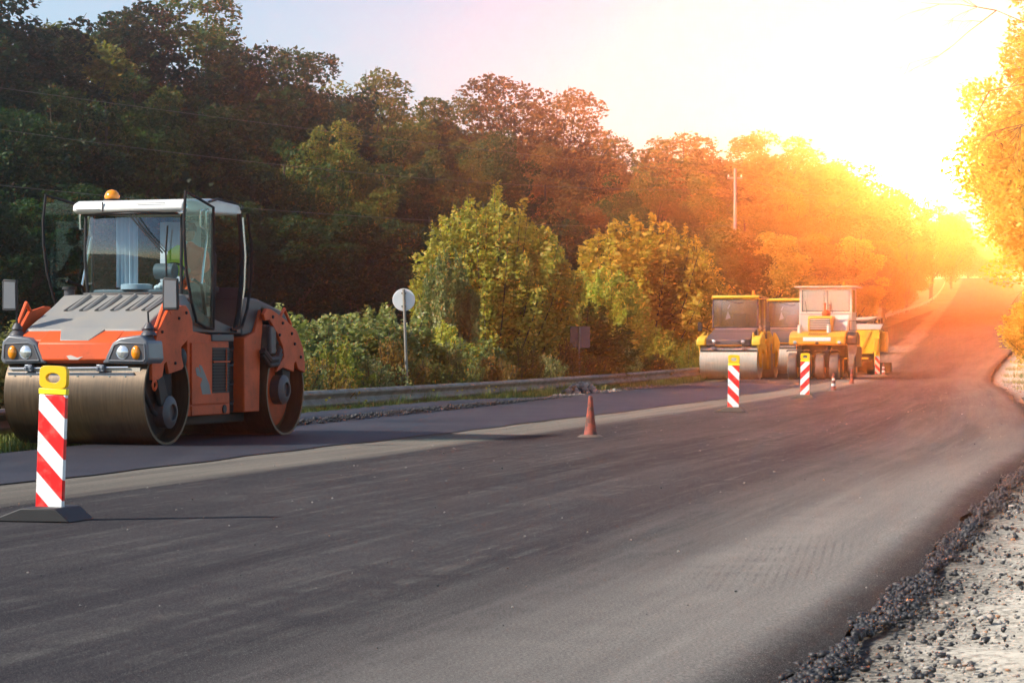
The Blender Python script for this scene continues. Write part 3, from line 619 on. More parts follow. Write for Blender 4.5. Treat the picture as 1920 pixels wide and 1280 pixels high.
    nose = MB().prism([(1.9, 1.0), (2.30, 1.00), (2.36, 1.04), (2.345, 1.245), (2.30, 1.275), (2.09, 1.40), (1.9, 1.42)], -.50, .55).build('nose_panel', M['orange'], t, .015)
    MB().prism([(1.95, 1.36), (2.10, 1.392), (2.275, 1.282), (2.275, 1.25), (1.95, 1.25)], -.80, .82).build('nose_edge', M['orange'], t, .01)
    MB().add([(2.06, -.34, 1.437), (2.06, .30, 1.437), (2.30, .17, 1.282), (2.30, -.22, 1.282), (2.06, -.34, 1.38), (2.06, .30, 1.38), (2.30, .17, 1.262), (2.30, -.22, 1.262)], [(0, 1, 2, 3), (4, 7, 6, 5), (0, 4, 5, 1), (1, 5, 6, 2), (2, 6, 7, 3), (3, 7, 4, 0)]).build('bonnet_tongue', M['grey_plastic'], bn, .006)
    MB().add([(2.362, -.06, 1.045), (2.362, .06, 1.045), (2.365, .13, 1.085), (2.364, .05, 1.07), (2.362, -.04, 1.10), (2.362, -.10, 1.09)], [(0, 1, 2, 3, 4, 5)]).build('nose_emblem', M['cream'], nose)
    # lamp housings
    for s in (-1, 1):
        o = s * .02
        P = [(s * .36 + o, 1.00), (s * .95 + o, .99), (s * .99 + o, 1.04), (s * .97 + o, 1.26), (s * .88 + o, 1.345), (s * .60 + o, 1.31), (s * .50 + o, 1.25)]
        h = MB().prism(P, 1.95, 2.36, 'yz').build('lamp_housing', M['mid_grey'], t, .025, seg=3)
        Q = [(s * .45 + o, 1.035), (s * .92 + o, 1.03), (s * .945 + o, 1.06), (s * .93 + o, 1.235), (s * .60 + o, 1.25), (s * .53 + o, 1.22)]
        MB().prism(Q, 2.355, 2.364, 'yz').build('lamp_recess', M['dark_grey'], h); MB().tube([(2.365, a, b) for a, b in Q + Q[:1]], .009, 6).build('lamp_bezel', M['mid_grey'], h)
        MB().lathe([(0, 2.385), (.06, 2.38), (.078, 2.367), (.083, 2.372), (.083, 2.36)], (0, s * .66, 1.135), 'x', 24).build('headlight', M['lens'], h)
        ind = MB().lathe([(0, 2.405), (.035, 2.40), (.052, 2.385), (.058, 2.365)], (0, 0, 0), 'x', 20).build('indicator_lamp', M['amber'], h)
        ind.location = (0, s * .84, 1.13); ind.scale = (1, 1, 1.45)
        # mirror on its stalk
        yb = s * .90
        MB().lathe([(.10, 0), (.085, .03), (.055, .06), (.07, .08), (.05, .12), (.03, .15)], (2.15, yb, 1.34), 'z', 14).build('mirror_base', M['dark_grey'], t)
        my = 1.225 if s > 0 else -.965
        pts = [(2.15, yb, 1.46), (2.15, yb - .01, 1.62), (2.17, yb + (my - yb) * .3, 1.68 if s > 0 else 1.70), (2.2, my - (.05 if s > 0 else 0), 1.78)]
        MB().tube(pts, .013, 8).build('mirror_stalk', M['black'], t)
        mr = MB().prism([(my - .105, 1.66), (my - .09, 1.64), (my + .09, 1.64), (my + .105, 1.67), (my + .095, 2.02), (my - .085, 2.03), (my - .105, 2.0)], 2.18, 2.225, 'yz').build('mirror', M['black'], t, .01)
        MB().prism([(my - .08, 1.67), (my + .085, 1.67), (my + .078, 1.99), (my - .075, 2.0)], 2.226, 2.230, 'yz').build('mirror_face', M['mid_grey'], mr)
    # spray bar, scraper
    MB().tube([(2.33, -.90, .935), (2.33, .72, .955)], .010, 6).build('spray_bar', M['chrome'], t)
    for y in (-.62, .36): MB().box(2.30, 2.37, y - .05, y + .05, .90, .985).cyl((2.37, y - .03, .94), (2.39, y - .03, .94), .02).cyl((2.37, y + .03, .95), (2.39, y + .03, .95), .02).build('spray_clamp', M['alu'], t, .006)
    MB().box(2.27, 2.31, -.93, .87, .82, .955).build('scraper_backing', M['drum2'], t, .004)
    sc = MB().box(2.31, 2.335, -.92, .80, .80, .885).box(2.31, 2.35, -.92, .80, .795, .808).box(2.31, 2.35, -.92, .80, .878, .89).build('scraper_bar', M['alu'], t, .003)
    for i in range(8): MB().cyl((2.335, -.82 + i * .215, .845), (2.345, -.82 + i * .215, .845), .012, None, 8).build('bolt', M['chrome'], sc)
    MB().box(2.24, 2.315, -.94, .90, .745, .795).build('scraper_rubber', plain('scraper_tan', (.42, .27, .11), .6), t, .004)
    # cab ------------------------------------------------------------------------------------
    MB().prism([(.95, 1.38), (.92, 1.86), (.55, 1.62), (-.30, 1.46), (-.58, 1.46), (-.58, 1.37)], -.84, .84).build('cab_base', M['dark_grey'], t, .015)
    for s in (-1, 1):
        MB().box(-.24, .40, s * .80, s * .90, 1.27, 1.36).build('cab_step', M['dark_grey'], t, .01)
        MB().tube([(.80, s * .66, 1.84), (.84, s * .68, 2.3), (.82, s * .68, 2.90)], .022, 8).build('front_pillar', M['black'], t)
        # rear side: pillar and bowed side window frame
        MB().tube([(-.34, s * .86, 1.40), (-.42, s * .87, 1.6), (-.52, s * .87, 2.0), (-.55, s * .87, 2.42), (-.50, s * .85, 2.94)], .034, 8).build('rear_pillar', M['blackm'], t)
        MB().tube([(-.20, s * .88, 1.42), (-.46, s * .91, 1.46), (-.60, s * .92, 1.7), (-.71, s * .93, 2.1), (-.72, s * .93, 2.5), (-.62, s * .91, 2.95)], .020, 8).build('grab_rail', M['blackm'], t)
        MB().add([(-.36, s * .855, 1.45), (-.53, s * .865, 2.0), (-.56, s * .865, 2.42), (-.51, s * .845, 2.9), (-.66, s * .84, 2.9), (-.70, s * .86, 2.4), (-.66, s * .86, 1.95), (-.50, s * .85, 1.5)], [tuple(range(8))]).build('rear_side_window', M['glass'], t)
        MB().tube([(.34, s * .85, 1.44), (.32, s * .86, 2.2), (.34, s * .84, 2.9)], .022, 8).build('middle_pillar', M['black'], t)
        # front corner window
        MB().add([(.34, s * .85, 1.62), (.33, s * .86, 2.2), (.34, s * .84, 2.88), (.82, s * .69, 2.88), (.85, s * .69, 2.3), (.81, s * .67, 1.86)], [tuple(range(6))]).build('corner_window', M['glass'], t)
    # windscreen bows forward
    vs = []; n = 14
    for j in range(9):
        z = 1.87 + j * (2.90 - 1.87) / 8; bow = .05 * math.sin(math.pi * j / 8)
        for i in range(n + 1):
            y = -.66 + 1.32 * i / n; vs.append((.80 + bow + .10 * (1 - (y / .66)**2), y, z))
    fs = [(j * (n + 1) + i, j * (n + 1) + i + 1, (j + 1) * (n + 1) + i + 1, (j + 1) * (n + 1) + i) for j in range(8) for i in range(n)]
    ws = MB().add(vs, fs).build('windscreen', M['glass_front'], t)
    MB().tube([(.90, -.66, 1.87), (.98, -.35, 1.87), (.99, 0, 1.87), (.98, .35, 1.87), (.90, .66, 1.87)], .022, 6).build('windscreen_seal', M['black'], t)
    MB().tube([(.90, -.66, 2.89), (.96, -.35, 2.89), (.98, 0, 2.89), (.96, .35, 2.89), (.90, .66, 2.89)], .03, 6).build('windscreen_seal', M['black'], t)
    MB().tube([(.99, .02, 2.88), (1.0, .22, 2.66), (1.0, .50, 2.38)], .011, 6).build('wiper_arm', M['black'], t)
    MB().tube([(.99, .08, 2.88), (1.0, .27, 2.66), (1.0, .545, 2.38)], .009, 6).build('wiper_arm', M['black'], t)
    MB().tube([(1.0, .555, 2.08), (1.01, .55, 2.4), (1.0, .57, 2.72)], .012, 6).build('wiper_blade', M['blackm'], t)
    MB().box(-.60, -.57, -.80, .80, 1.84, 1.98).build('rear_wall_panel', M['dark_grey'], t)
    MB().add([(-.66, -.80, 1.98), (-.66, .80, 1.98), (-.62, .78, 2.9), (-.62, -.78, 2.9)], [(0, 1, 2, 3)]).build('rear_window', M['glass'], t)
    # roof
    rf = [(-.68, 2.93), (-.70, 2.99), (-.62, 3.06), (.2, 3.10), (.90, 3.055), (1.02, 3.01), (1.04, 2.92), (.96, 2.89)]
    roof = MB().prism(rf, -.76, .80).build('roof', M['white'], t, .03, seg=3)
    MB().box(1.037, 1.043, -.70, -.36, 2.935, 2.94).box(1.037, 1.043, .14, .56, 3.00, 3.006).build('roof_seam', M['blackm'], roof)
    MB().box(1.02, 1.045, -.33, -.325, 2.91, 3.03).build('roof_seam', M['blackm'], roof)
    MB().lathe([(0, 0), (.09, .0), (.10, .03), (.085, .075), (.055, .11), (0, .125)], (.72, -.36, 3.085), 'z', 20).build('beacon_light', M['amber'], t)
    MB().lathe([(.0, -.03), (.11, -.03), (.11, .01), (.0, .01)], (.72, -.36, 3.075), 'z', 20).build('beacon_light_base', M['blackm'], t)
    MB().lathe([(0, .90), (.05, .905), (.072, .93), (.08, .90)], (.08, .76, 2.94), 'x', 18).build('work_light', M['lens'], t)
    MB().tube([(-.6, .83, 3.0), (-.66, .83, 3.06), (.1, .83, 3.10), (.35, .83, 3.05)], .016, 6).build('roof_rail', M['black'], t)
    # doors swung open: bowed frame, glass, inner grab bar
    def door(hx, hy, fx_, fy_):
        H = Vector((hx, hy)); Fv = Vector((fx_, fy_)); d = (Fv - H)
        prof = [(0, 1.43), (.30, 1.45), (.60, 1.52), (.80, 1.80), (.95, 2.15), (1.02, 2.50), (1.03, 2.80), (.98, 3.13), (.55, 3.07), (0, 2.98)]
        P = [(H.x + d.x * q, H.y + d.y * q, z) for q, z in prof]
        nrm = Vector((-d.y, d.x)).normalized() * .006
        g = MB(); vs = [(x - nrm.x, y - nrm.y, z) for x, y, z in P] + [(x + nrm.x, y + nrm.y, z) for x, y, z in P]; k = len(P)
        g.add(vs, [tuple(range(k)), tuple(reversed(range(k, 2 * k)))] + [(i, (i + 1) % k, k + (i + 1) % k, k + i) for i in range(k)])
        dr = g.build('door', M['glass_door'], t, smooth=False)
        MB().tube(P + [P[0]], .019, 8).build('door_frame', M['blackm'], dr)
        q = lambda a, z, o=.06: (H.x + d.x * a + nrm.x * o * 160 * (1 if hy < 0 else -1) * .0, H.y + d.y * a + (.05 if hy < 0 else -.05), z)
        MB().tube([q(.30, 1.98), q(.10, 2.62), q(.16, 2.72), q(.16, 2.92), q(.06, 2.95)], .016, 8).build('grab_bar', M['chrome'], dr)
        MB().tube([q(.20, 2.70), q(.34, 2.72), q(.35, 2.92), q(.24, 2.94)], .014, 8).build('hinge_arm', M['chrome'], dr)
        MB().tube([q(.62, 2.05), q(.30, 1.98), q(.15, 1.6)], .022, 8).build('lower_arm', M['blackm'], dr)
    door(.30, .865, 1.18, .90); door(.30, -.865, 1.08, -1.13)
    # inside
    MB().box(.45, .80, -.60, .60, 1.60, 1.93).build('dashboard', M['dash'], t, .03)
    MB().lathe([(.0, .0), (.20, .0), (.20, .06), (.17, .07), (.0, .07)], (.70, -.02, 1.93), 'z', 24).build('dash_tray', M['cloth_blue'], t)
    for i, (y, dx) in enumerate(((.30, 0), (.37, .03), (.44, -.02), (.50, .02), (.34, -.06))): MB().ball((.72 + dx, y, 1.95 + .02 * (i % 2)), (.07, .06, .04 + .01 * i % .03), 8, 6).build('rag', M['rag'], t)
    vs = []; nn = 30
    for j in range(2):
        for i in range(nn + 1):
            y = -.36 + .32 * i / nn; vs.append((.60 + .03 * math.sin(i * 1.1), y, 1.96 if j == 0 else 2.86))
    MB().add(vs, [(i, i + 1, nn + 2 + i, nn + 1 + i) for i in range(nn)]).build('curtain', M['cloth_blue'], t)
    MB().add([(-.50, -.30, 1.9), (-.50, .30, 1.9), (-.50, .30, 2.85), (-.50, -.30, 2.85)], [(0, 1, 2, 3)]).build('rear_blind', M['cloth_blue'], t)
    st = MB().box(-.30, .22, .06, .60, 1.72, 1.86).build('seat', M['seat'], t, .05, seg=3); MB().box(-.42, -.28, .08, .58, 1.84, 2.45).build('backrest', M['seat'], st, .05, seg=3)
    MB().tube([(.52, .33, 1.9), (.42, .33, 2.1)], .03, 8).build('steering_column', M['black'], t)
    MB().tube([(.42 - .0 + .07 * math.cos(a), .33 + .19 * math.sin(a), 2.12 - .15 * math.cos(a)) for a in np.linspace(0, 6.283, 25)], .015, 6).build('steering_wheel', M['black'], t)
    MB().box(.36, .50, .62, .80, 1.62, 2.02).build('control_box', M['dash'], t, .02)
    MB().box(-.1, .3, .64, .76, 1.9, 1.98).build('armrest', M['seat'], t, .02)
    MB().cyl((.66, .50, 2.16), (.66, .24, 2.16), .10, None, 20).build('sunshade_roll', M['dash'], t)
    return t
ROL = orange_roller()

# ------------------------------------------------------------------ driver in the orange roller
def skin_figure(name, verts, edges, mat, parent, root=0, sub=2):
    me = bpy.data.meshes.new(name); me.from_pydata([v[:3] for v in verts], edges, []); me.materials.append(mat)
    o = bpy.data.objects.new(name, me); COL.objects.link(o); o.parent = parent
    sk = o.modifiers.new('s', 'SKIN'); sk.use_smooth_shade = True
    dat = me.skin_vertices[0].data if len(me.skin_vertices) else None
    if dat is None: return o
    for i, v in enumerate(verts): dat[i].radius = (v[3], v[4] if len(v) > 4 else v[3])
    dat[root].use_root = True
    ss = o.modifiers.new('u', 'SUBSURF'); ss.levels = sub; ss.render_levels = sub
    return o
def mk_skin(me_obj): pass
def driver():
    t = thing('person', 'roller driver seated in the open cab in yellow and orange work clothes', 'person', ROL.location, ROL.rotation_euler[2])
    c = .38
    V = [(-.12, c, 1.95, .15, .17), (-.10, c, 2.10, .13, .16), (-.08, c, 2.26, .13, .18), (-.06, c, 2.40, .11, .18), (-.03, c, 2.50, .06), (.0, c, 2.56, .055),
         (-.05, c + .19, 2.41, .065), (.06, c + .27, 2.20, .05), (.30, c + .20, 2.14, .038), (.37, c + .17, 2.16, .035),
         (-.05, c - .19, 2.41, .065), (.05, c - .30, 2.22, .05), (.30, c - .22, 2.15, .038), (.37, c - .17, 2.17, .035),
         (-.05, c + .11, 1.93, .085), (.34, c + .14, 1.93, .07), (.40, c + .14, 1.60, .05), (-.05, c - .11, 1.93, .085), (.34, c - .14, 1.93, .07), (.40, c - .14, 1.60, .05)]
    Eg = [(0, 1), (1, 2), (2, 3), (3, 4), (4, 5), (3, 6), (6, 7), (7, 8), (8, 9), (3, 10), (10, 11), (11, 12), (12, 13), (0, 14), (14, 15), (15, 16), (0, 17), (17, 18), (18, 19)]
    me = bpy.data.meshes.new('body'); me.from_pydata([v[:3] for v in V], Eg, [])
    o = bpy.data.objects.new('body', me); COL.objects.link(o); o.parent = t; me.materials.append(M['hiorange'])
    sk = o.modifiers.new('skin', 'SKIN'); sk.use_smooth_shade = True
    if not me.skin_vertices:
        bpy.context.view_layer.objects.active = o; o.select_set(True)
        try: bpy.ops.mesh.customdata_skin_add()
        except Exception as e: print('skin', e)
        o.select_set(False)
    if me.skin_vertices:
        d = me.skin_vertices[0].data
        for i, v in enumerate(V): d[i].radius = (v[3], v[4] if len(v) > 4 else v[3])
        d[0].use_root = True
    s = o.modifiers.new('sub', 'SUBSURF'); s.levels = 2; s.render_levels = 2
    h = MB().ball((.03, c, 2.68), (.095, .078, .12), 18, 12).ball((.125, c, 2.67), (.02, .015, .022), 8, 6).ball((.03, c + .078, 2.67), (.02, .012, .03), 8, 6).ball((.03, c - .078, 2.67), (.02, .012, .03), 8, 6)
    hd = h.build('head', M['skin'], t)
    MB().ball((.115, c + .03, 2.695), .010, 8, 6).ball((.115, c - .03, 2.695), .010, 8, 6).build('eye', M['black'], hd)
    MB().box(.108, .118, c - .022, c + .022, 2.618, 2.624).build('mouth', M['hair'], hd)
    MB().lathe([(.102, -.005), (.10, .05), (.07, .10), (0, .118)], (.015, c, 2.70), 'z', 20).box(.09, .17, c - .06, c + .06, 2.70, 2.712).build('cap', M['seat'], t, .004)
    # yellow vest panel over the chest and his right shoulder
    MB().prism([(c - .32, 2.24), (c - .20, 2.12), (c + .02, 2.10), (c - .02, 2.50), (c - .14, 2.52), (c - .27, 2.44)], .06, .10, 'yz').build('vest', M['hivis'], t, .03, seg=3)
    for s_ in (-1, 1):
        hnd = MB().ball((.385, c + s_ * .17, 2.17), (.045, .03, .04), 10, 7)
        for k in range(4): hnd.tube([(.40, c + s_ * .17 - .025 + k * .016, 2.19), (.435, c + s_ * .17 - .025 + k * .016, 2.175), (.43, c + s_ * .17 - .025 + k * .016, 2.14)], .008, 6)
        hnd.tube([(.37, c + s_ * .145, 2.17), (.40, c + s_ * .13, 2.185)], .009, 6); hnd.build('hand', M['skin'], t)
driver()

# ------------------------------------------------------------------ yellow tandem roller (far)
def yellow_roller(O, hd, lab):
    rz = math.atan2(-math.cos(R(hd)), -math.sin(R(hd)))
    t = thing('road_roller', lab, 'road roller', O, rz)
    r = .66; w = 1.07
    for cx in (1.8, -1.8):
        d = drum(t, cx, r, w, M['drum2'])
        for s in (-1, 1): MB().lathe([(0, s * .86), (.5, s * .86), (.45, s * .92), (.2, s * .95), (.0, s * .95)], (cx, 0, r), 'y', 32).build('drum_plate', M['yellow'], d)
    FP = [(1.0, .95), (1.05, 1.5), (1.3, 1.75), (1.7, 1.66), (2.1, 1.52), (2.36, 1.36), (2.38, 1.16), (2.2, 1.18), (2.1, .9), (1.95, .55), (1.75, .42), (1.65, .6), (1.75, 1.0), (1.5, 1.15), (1.25, .95)]
    RP = [(-x, z) for x, z in FP]
    for s in (-1, 1):
        MB().prism(FP, s * 1.06, s * 1.14).build('side_plate', M['yellow'], t, .012); MB().prism(RP, s * 1.06, s * 1.14).build('side_plate', M['yellow'], t, .012)
        MB().prism([(1.7, 1.26), (2.42, 1.24), (2.40, 1.46), (2.2, 1.56), (1.7, 1.62)], s * .86, s * 1.2).build('fender', M['yellow'], t, .05, seg=3)
        MB().tube([(1.75, s * .9, 1.55), (1.95, s * .84, 1.72), (2.1, s * .86, 1.52)], .02, 6).build('lifting_loop', M['yellow'], t)
        MB().tube([(.9, s * .88, 1.75), (1.25, s * 1.24, 1.95), (1.25, s * 1.28, 2.0)], .014, 6).build('mirror_stalk', M['black'], t)
        MB().box(1.22, 1.26, s * 1.20, s * 1.36, 1.78, 2.12).build('mirror', M['black'], t, .015)
        MB().tube([(.9, s * .84, 1.9), (.92, s * .85, 2.5), (.86, s * .83, 3.0)], .035, 8).build('front_pillar', M['dark_grey'], t)
        MB().tube([(-.7, s * .88, 1.5), (-.75, s * .88, 2.5), (-.65, s * .84, 3.0)], .05, 8).build('rear_pillar', M['dark_grey'], t)
        MB().tube([(.15, s * .90, 1.5), (.15, s * .90, 2.98)], .03, 8).build('door_pillar', M['dark_grey'], t)
        MB().add([(.9, s * .87, 1.9), (-.7, s * .90, 1.6), (-.7, s * .88, 2.95), (.88, s * .85, 2.97)], [(0, 1, 2, 3)]).build('side_window', M['glass_pink'], t)
    MB().prism([(1.05, .35), (1.05, 1.3), (-.1, 1.3), (-.1, .35)], -1.0, 1.0).build('front_frame', M['yellow'], t, .02)
    MB().box(-.6, -.12, -.8, .8, .35, 1.4).build('articulation_joint', M['black'], t, .02)
    MB().prism([(-.6, .35), (-.6, 1.45), (-1.1, 1.75), (-1.1, .35)], -1.0, 1.0).build('rear_frame', M['yellow'], t, .02)
    MB().prism([(.9, 1.3), (.9, 1.86), (1.4, 1.72), (2.0, 1.62), (2.34, 1.46), (2.37, 1.26), (2.2, 1.2)], -.84, .82).build('bonnet', M['dark_grey'], t, .04, seg=3)
    MB().box(2.362, 2.372, -.5, .5, 1.24, 1.262).build('nose_trim', M['amberpaint'], t)
    MB().prism([(1.0, 1.40), (1.0, 1.8), (1.3, 1.76), (1.3, 1.4)], -.84, .82).build('bonnet_shoulder', M['black'], t, .03)
    MB().prism([(-.8, 1.4), (-.8, 1.95), (-1.3, 1.9), (-2.2, 1.6), (-2.35, 1.2)], -.9, .9).build('rear_bonnet', M['yellow'], t, .04, seg=3)
    for s in (-1, 1):
        h = MB().prism([(s * .30, 1.38), (s * .46, 1.46), (s * .80, 1.48), (s * .80, 1.36), (s * .46, 1.30)], 2.30, 2.382, 'yz').build('lamp_housing', M['black'], t, .012)
        MB().lathe([(0, 2.40), (.05, 2.395), (.07, 2.38)], (0, s * .54, 1.385), 'x', 16).build('headlight', M['lens'], h)
        MB().box(2.30, 2.40, s * .56 - .07, s * .56 + .07, 1.10, 1.2).build('spray_clamp', M['alu'], t, .01)
    MB().tube([(2.36, -1.0, 1.14), (2.36, 1.0, 1.14)], .012, 6).build('spray_bar', M['chrome'], t)
    MB().box(2.28, 2.36, -1.05, 1.05, 1.0, 1.09).build('scraper_bar', M['under'], t, .008)
    MB().box(-.7, .9, -.86, .86, 1.40, 1.62).build('cab_base', M['dark_grey'], t, .02)
    MB().box(.5, .92, -.8, .8, 1.6, 1.93).build('dashboard', M['cream'], t, .04)
    MB().add([(.93, -.83, 1.93), (.93, .80, 1.93), (.90, .80, 2.95), (.90, -.83, 2.95)], [(0, 1, 2, 3)]).build('windscreen', M['glass_pink'], t)
    MB().add([(-.70, -.83, 1.95), (-.70, .80, 1.95), (-.68, .80, 2.95), (-.68, -.83, 2.95)], [(0, 1, 2, 3)]).build('rear_window', M['glass_pink'], t)
    MB().tube([(.94, -.83, 1.92), (.94, .81, 1.92), (.91, .81, 2.96), (.91, -.83, 2.96), (.94, -.83, 1.92)], .022, 6).build('windscreen_frame', M['dark_grey'], t)
    MB().tube([(.96, -.35, 2.94), (.97, .1, 2.82), (.97, .3, 2.84)], .012, 6).build('wiper_arm', M['black'], t)
    MB().prism([(-.80, 3.0), (-.8, 3.08), (.9, 3.12), (1.02, 3.09), (1.02, 3.02), (.95, 2.98)], -.88, .9).build('roof', M['yellow'], t, .02)
    MB().box(-.82, .96, .905, .99, 3.0, 3.05).build('roof_gutter', M['dark_grey'], t, .01)
    MB().lathe([(0, 0), (.06, 0), (.065, .1), (.04, .2), (0, .21)], (.55, .62, 3.11), 'z', 14).build('beacon_light', M['amber'], t)
    MB().box(-.2, .25, -.3, .2, 1.62, 1.85).box(-.3, -.2, -.3, .2, 1.85, 2.45).build('seat', M['seat'], t, .04)
    MB().tube([(.42 + .07 * math.cos(a), -.05 + .2 * math.sin(a), 2.12 - .15 * math.cos(a)) for a in np.linspace(0, 6.283, 21)], .016, 6).build('steering_wheel', M['black'], t)
    MB().add([(.85, -.30, 2.55), (.85, -.19, 2.28), (.85, -.40, 2.20)], [(0, 1, 2)]).tube([(.85, -.30, 2.62), (.86, -.22, 2.78)], .02, 5).build('hanging_pennant', M['plate'], t)
    return t
YR1 = yellow_roller((8.593, 91.19, 0), 15.5, 'yellow tandem roller with pale drum parked beside the guardrail')
y2 = copy_tree(YR1); y2.location = (11.75, 101.6, .1); y2['label'] = 'second yellow tandem roller half hidden behind the rubber tyred roller'
for o in (YR1, y2): o['group'] = 'yellow tandem rollers'

# ------------------------------------------------------------------ pneumatic tyred roller
def pneumatic(O, hd):
    rz = math.atan2(-math.cos(R(hd)), -math.sin(R(hd)))
    t = thing('pneumatic_roller', 'yellow rubber tyred roller with tall boxy pale cab and four front wheels', 'road roller', O, rz)
    yw = (-.96, -.44, .06, .57)
    def wheel(x, y):
        w = thing('wheel', None, None); w.parent = t; w.location = (x, y, .49)
        MB().lathe([(.30, -.16), (.44, -.165), (.482, -.14), (.49, -.06), (.49, .06), (.482, .14), (.44, .165), (.30, .16), (.30, -.16)], (0, 0, 0), 'y', 36).build('tyre', M['rubber_tyre'], w)
        MB().lathe([(0, -.10), (.2, -.10), (.29, -.14), (.31, -.15), (.31, .15), (.29, .14), (.2, .10), (0, .10)], (0, 0, 0), 'y', 24).build('rim', M['amberpaint'], w)
    for y in yw: wheel(2.05, y)
    for y in (-1.17, -.68, -.18, .31, .82): wheel(-2.0, y)
    for y in (-.70, .315):
        MB().tube([(2.45, y - .44, 1.04), (2.5, y - .40, 1.07), (2.5, y + .40, 1.07), (2.45, y + .44, 1.04)], .028, 8).build('scraper_bar', M['under'], t)
        MB().tube([(2.4, y, 1.04), (2.4, y, 1.3)], .03, 8).build('scraper_bracket', M['under'], t)
    for y in (-.70, .315): MB().box(1.75, 2.35, y - .09, y + .09, .45, 1.3).build('wheel_fork', M['blackm'], t, .03)
    bp = [(2.45, 1.25), (2.5, 1.30), (2.5, 1.56), (2.45, 1.60), (2.1, 1.72), (1.5, 1.78), (1.2, 1.78), (1.2, 1.25)]
    bm = MB().prism(bp, -1.06, .98).build('front_body', M['amberpaint'], t, .02)
    for i in range(10):
        y = -.38 + i * .075; MB().add([(2.42, y, 1.616), (2.42, y + .03, 1.616), (2.14, y + .07, 1.716), (2.14, y + .04, 1.716), (2.42, y, 1.60), (2.42, y + .03, 1.60), (2.14, y + .07, 1.70), (2.14, y + .04, 1.70)],
            [(3, 2, 1, 0), (4, 5, 6, 7), (0, 1, 5, 4), (1, 2, 6, 5), (2, 3, 7, 6), (3, 0, 4, 7)]).build('louvre', M['black'], bm)
    MB().box(2.501, 2.508, -.55, .46, 1.41, 1.55).build('name_plate', M['plate'], bm)
    MB().ball((2.51, -.04, 1.34), (.03, .07, .05), 10, 7).build('tow_hitch', M['under'], bm)
    for y in (-.84, .77):
        MB().box(2.49, 2.512, y - .10, y + .10, 1.29, 1.42).build('lamp_box', M['amberpaint'], bm, .01); MB().lathe([(0, 2.54), (.05, 2.535), (.07, 2.51)], (0, y, 1.355), 'x', 16).build('headlight', M['lens'], bm)
    MB().box(-2.6, 1.5, -.9, .9, .8, 1.3).build('chassis', M['blackm'], t, .03)
    MB().prism([(-2.7, .9), (-2.7, 1.7), (-.9, 1.8), (-.9, 1.1)], -1.2, 1.05).build('rear_body', M['amberpaint'], t, .03)
    # radiator box and side fairing
    hb = MB().prism([(.5, 1.78), (.5, 2.34), (1.55, 2.34), (1.62, 2.26), (1.62, 1.78)], -.47, .42).build('engine_box', M['amberpaint'], t, .03)
    MB().box(1.618, 1.63, -.40, .35, 1.82, 2.24).build('radiator', M['dark_grey'], hb)
    for i in range(5): MB().box(1.63, 1.64, -.38, .33, 1.86 + i * .08, 1.89 + i * .08).build('slat', M['cream'], hb)
    MB().prism([(.45, 1.78), (.45, 2.4), (.9, 2.2), (1.4, 1.8)], .43, .95).build('side_fairing', M['cream'], t, .02)
    for y in (-.72, .35):
        MB().cyl((2.05, y, 1.70), (2.05, y, 2.0), .085, .08, 18).build('exhaust_stub', M['cream'], t)
    MB().tube([(1.3, .12, 2.30), (1.3, .12, 2.75)], .045, 10).ball((1.3, .12, 2.78), (.06, .06, .05), 10, 7).build('air_filter', M['orange'], t)
    MB().ball((1.2, .16, 2.42), (.13, .17, .15), 12, 8).build('filter_housing', M['orange'], t)
    # cab
    x0, x1, ya, yb = -1.3, .35, -.93, 1.03
    cb = MB().box(x0, x1, ya, yb, 1.75, 2.50).build('cab_lower', M['cream'], t, .02)
    MB().box(x1 - .01, x1 + .012, ya + .02, yb - .02, 2.41, 2.425).build('panel_seam', M['dark_grey'], cb)
    MB().box(x0, x1, ya, yb, 3.335, 3.40).build('cab_header', M['cream'], t, .015)
    for x in (x0 + .04, x1 - .04):
        for y in (ya + .04, yb - .04): MB().box(x - .04, x + .04, y - .04, y + .04, 2.49, 3.345).build('cab_pillar', M['cream'], t, .01)
    MB().box(x1 - .05, x1, .02, .10, 2.49, 3.345).build('centre_bar', M['cream'], t, .008)
    for ya_, yb_ in ((ya + .08, .02), (.10, yb - .08)):
        wd = MB().box(x1 - .03, x1 - .022, ya_, yb_, 2.50, 3.34).build('front_window', M['glass_pink'], t)
        m = MB().tube([(x1 - .015, ya_ + .03, 2.54), (x1 - .015, yb_ - .03, 2.54), (x1 - .015, yb_ - .03, 3.31), (x1 - .015, ya_ + .03, 3.31), (x1 - .015, ya_ + .03, 2.54)], .014, 6); m.build('window_seal', M['black'], wd)
        MB().tube([(x1 + .01, ya_ + .2, 2.46), (x1 + .02, ya_ + .14, 2.9)], .009, 6).build('wiper', M['black'], wd)
    for y in (ya + .02, yb - .025): MB().box(x0 + .08, x1 - .08, y, y + .006, 2.5, 3.34).build('side_window', M['glass_pink'], t)
    MB().box(x0 + .02, x0 + .027, ya + .08, yb - .08, 2.5, 3.34).build('rear_window', M['glass_pink'], t)
    MB().box(x0 - .15, x1 + .25, ya - .16, yb + .22, 3.41, 3.46).build('roof', M['cream'], t, .015)
    MB().lathe([(0, 0), (.06, 0), (.065, .1), (.04, .19), (0, .2)], (.2, .72, 3.46), 'z', 14).build('beacon_light', M['amber'], t)
    MB().box(-.6, -.1, -.2, .35, 2.3, 2.6).box(-.75, -.6, -.2, .35, 2.3, 3.0).build('seat', M['seat'], t, .04)
    MB().box(.0, .3, -.7, .8, 2.5, 2.58).build('dashboard', M['dash'], t, .02)
    # side gear: dark rounded tank, dusty steel mud panel, mirror frame
    MB().prism([(1.3, 1.28), (1.3, 1.62), (1.6, 1.74), (2.0, 1.74), (2.3, 1.6), (2.36, 1.28)], 1.0, 1.40).build('side_tank', M['under'], t, .06, seg=3)
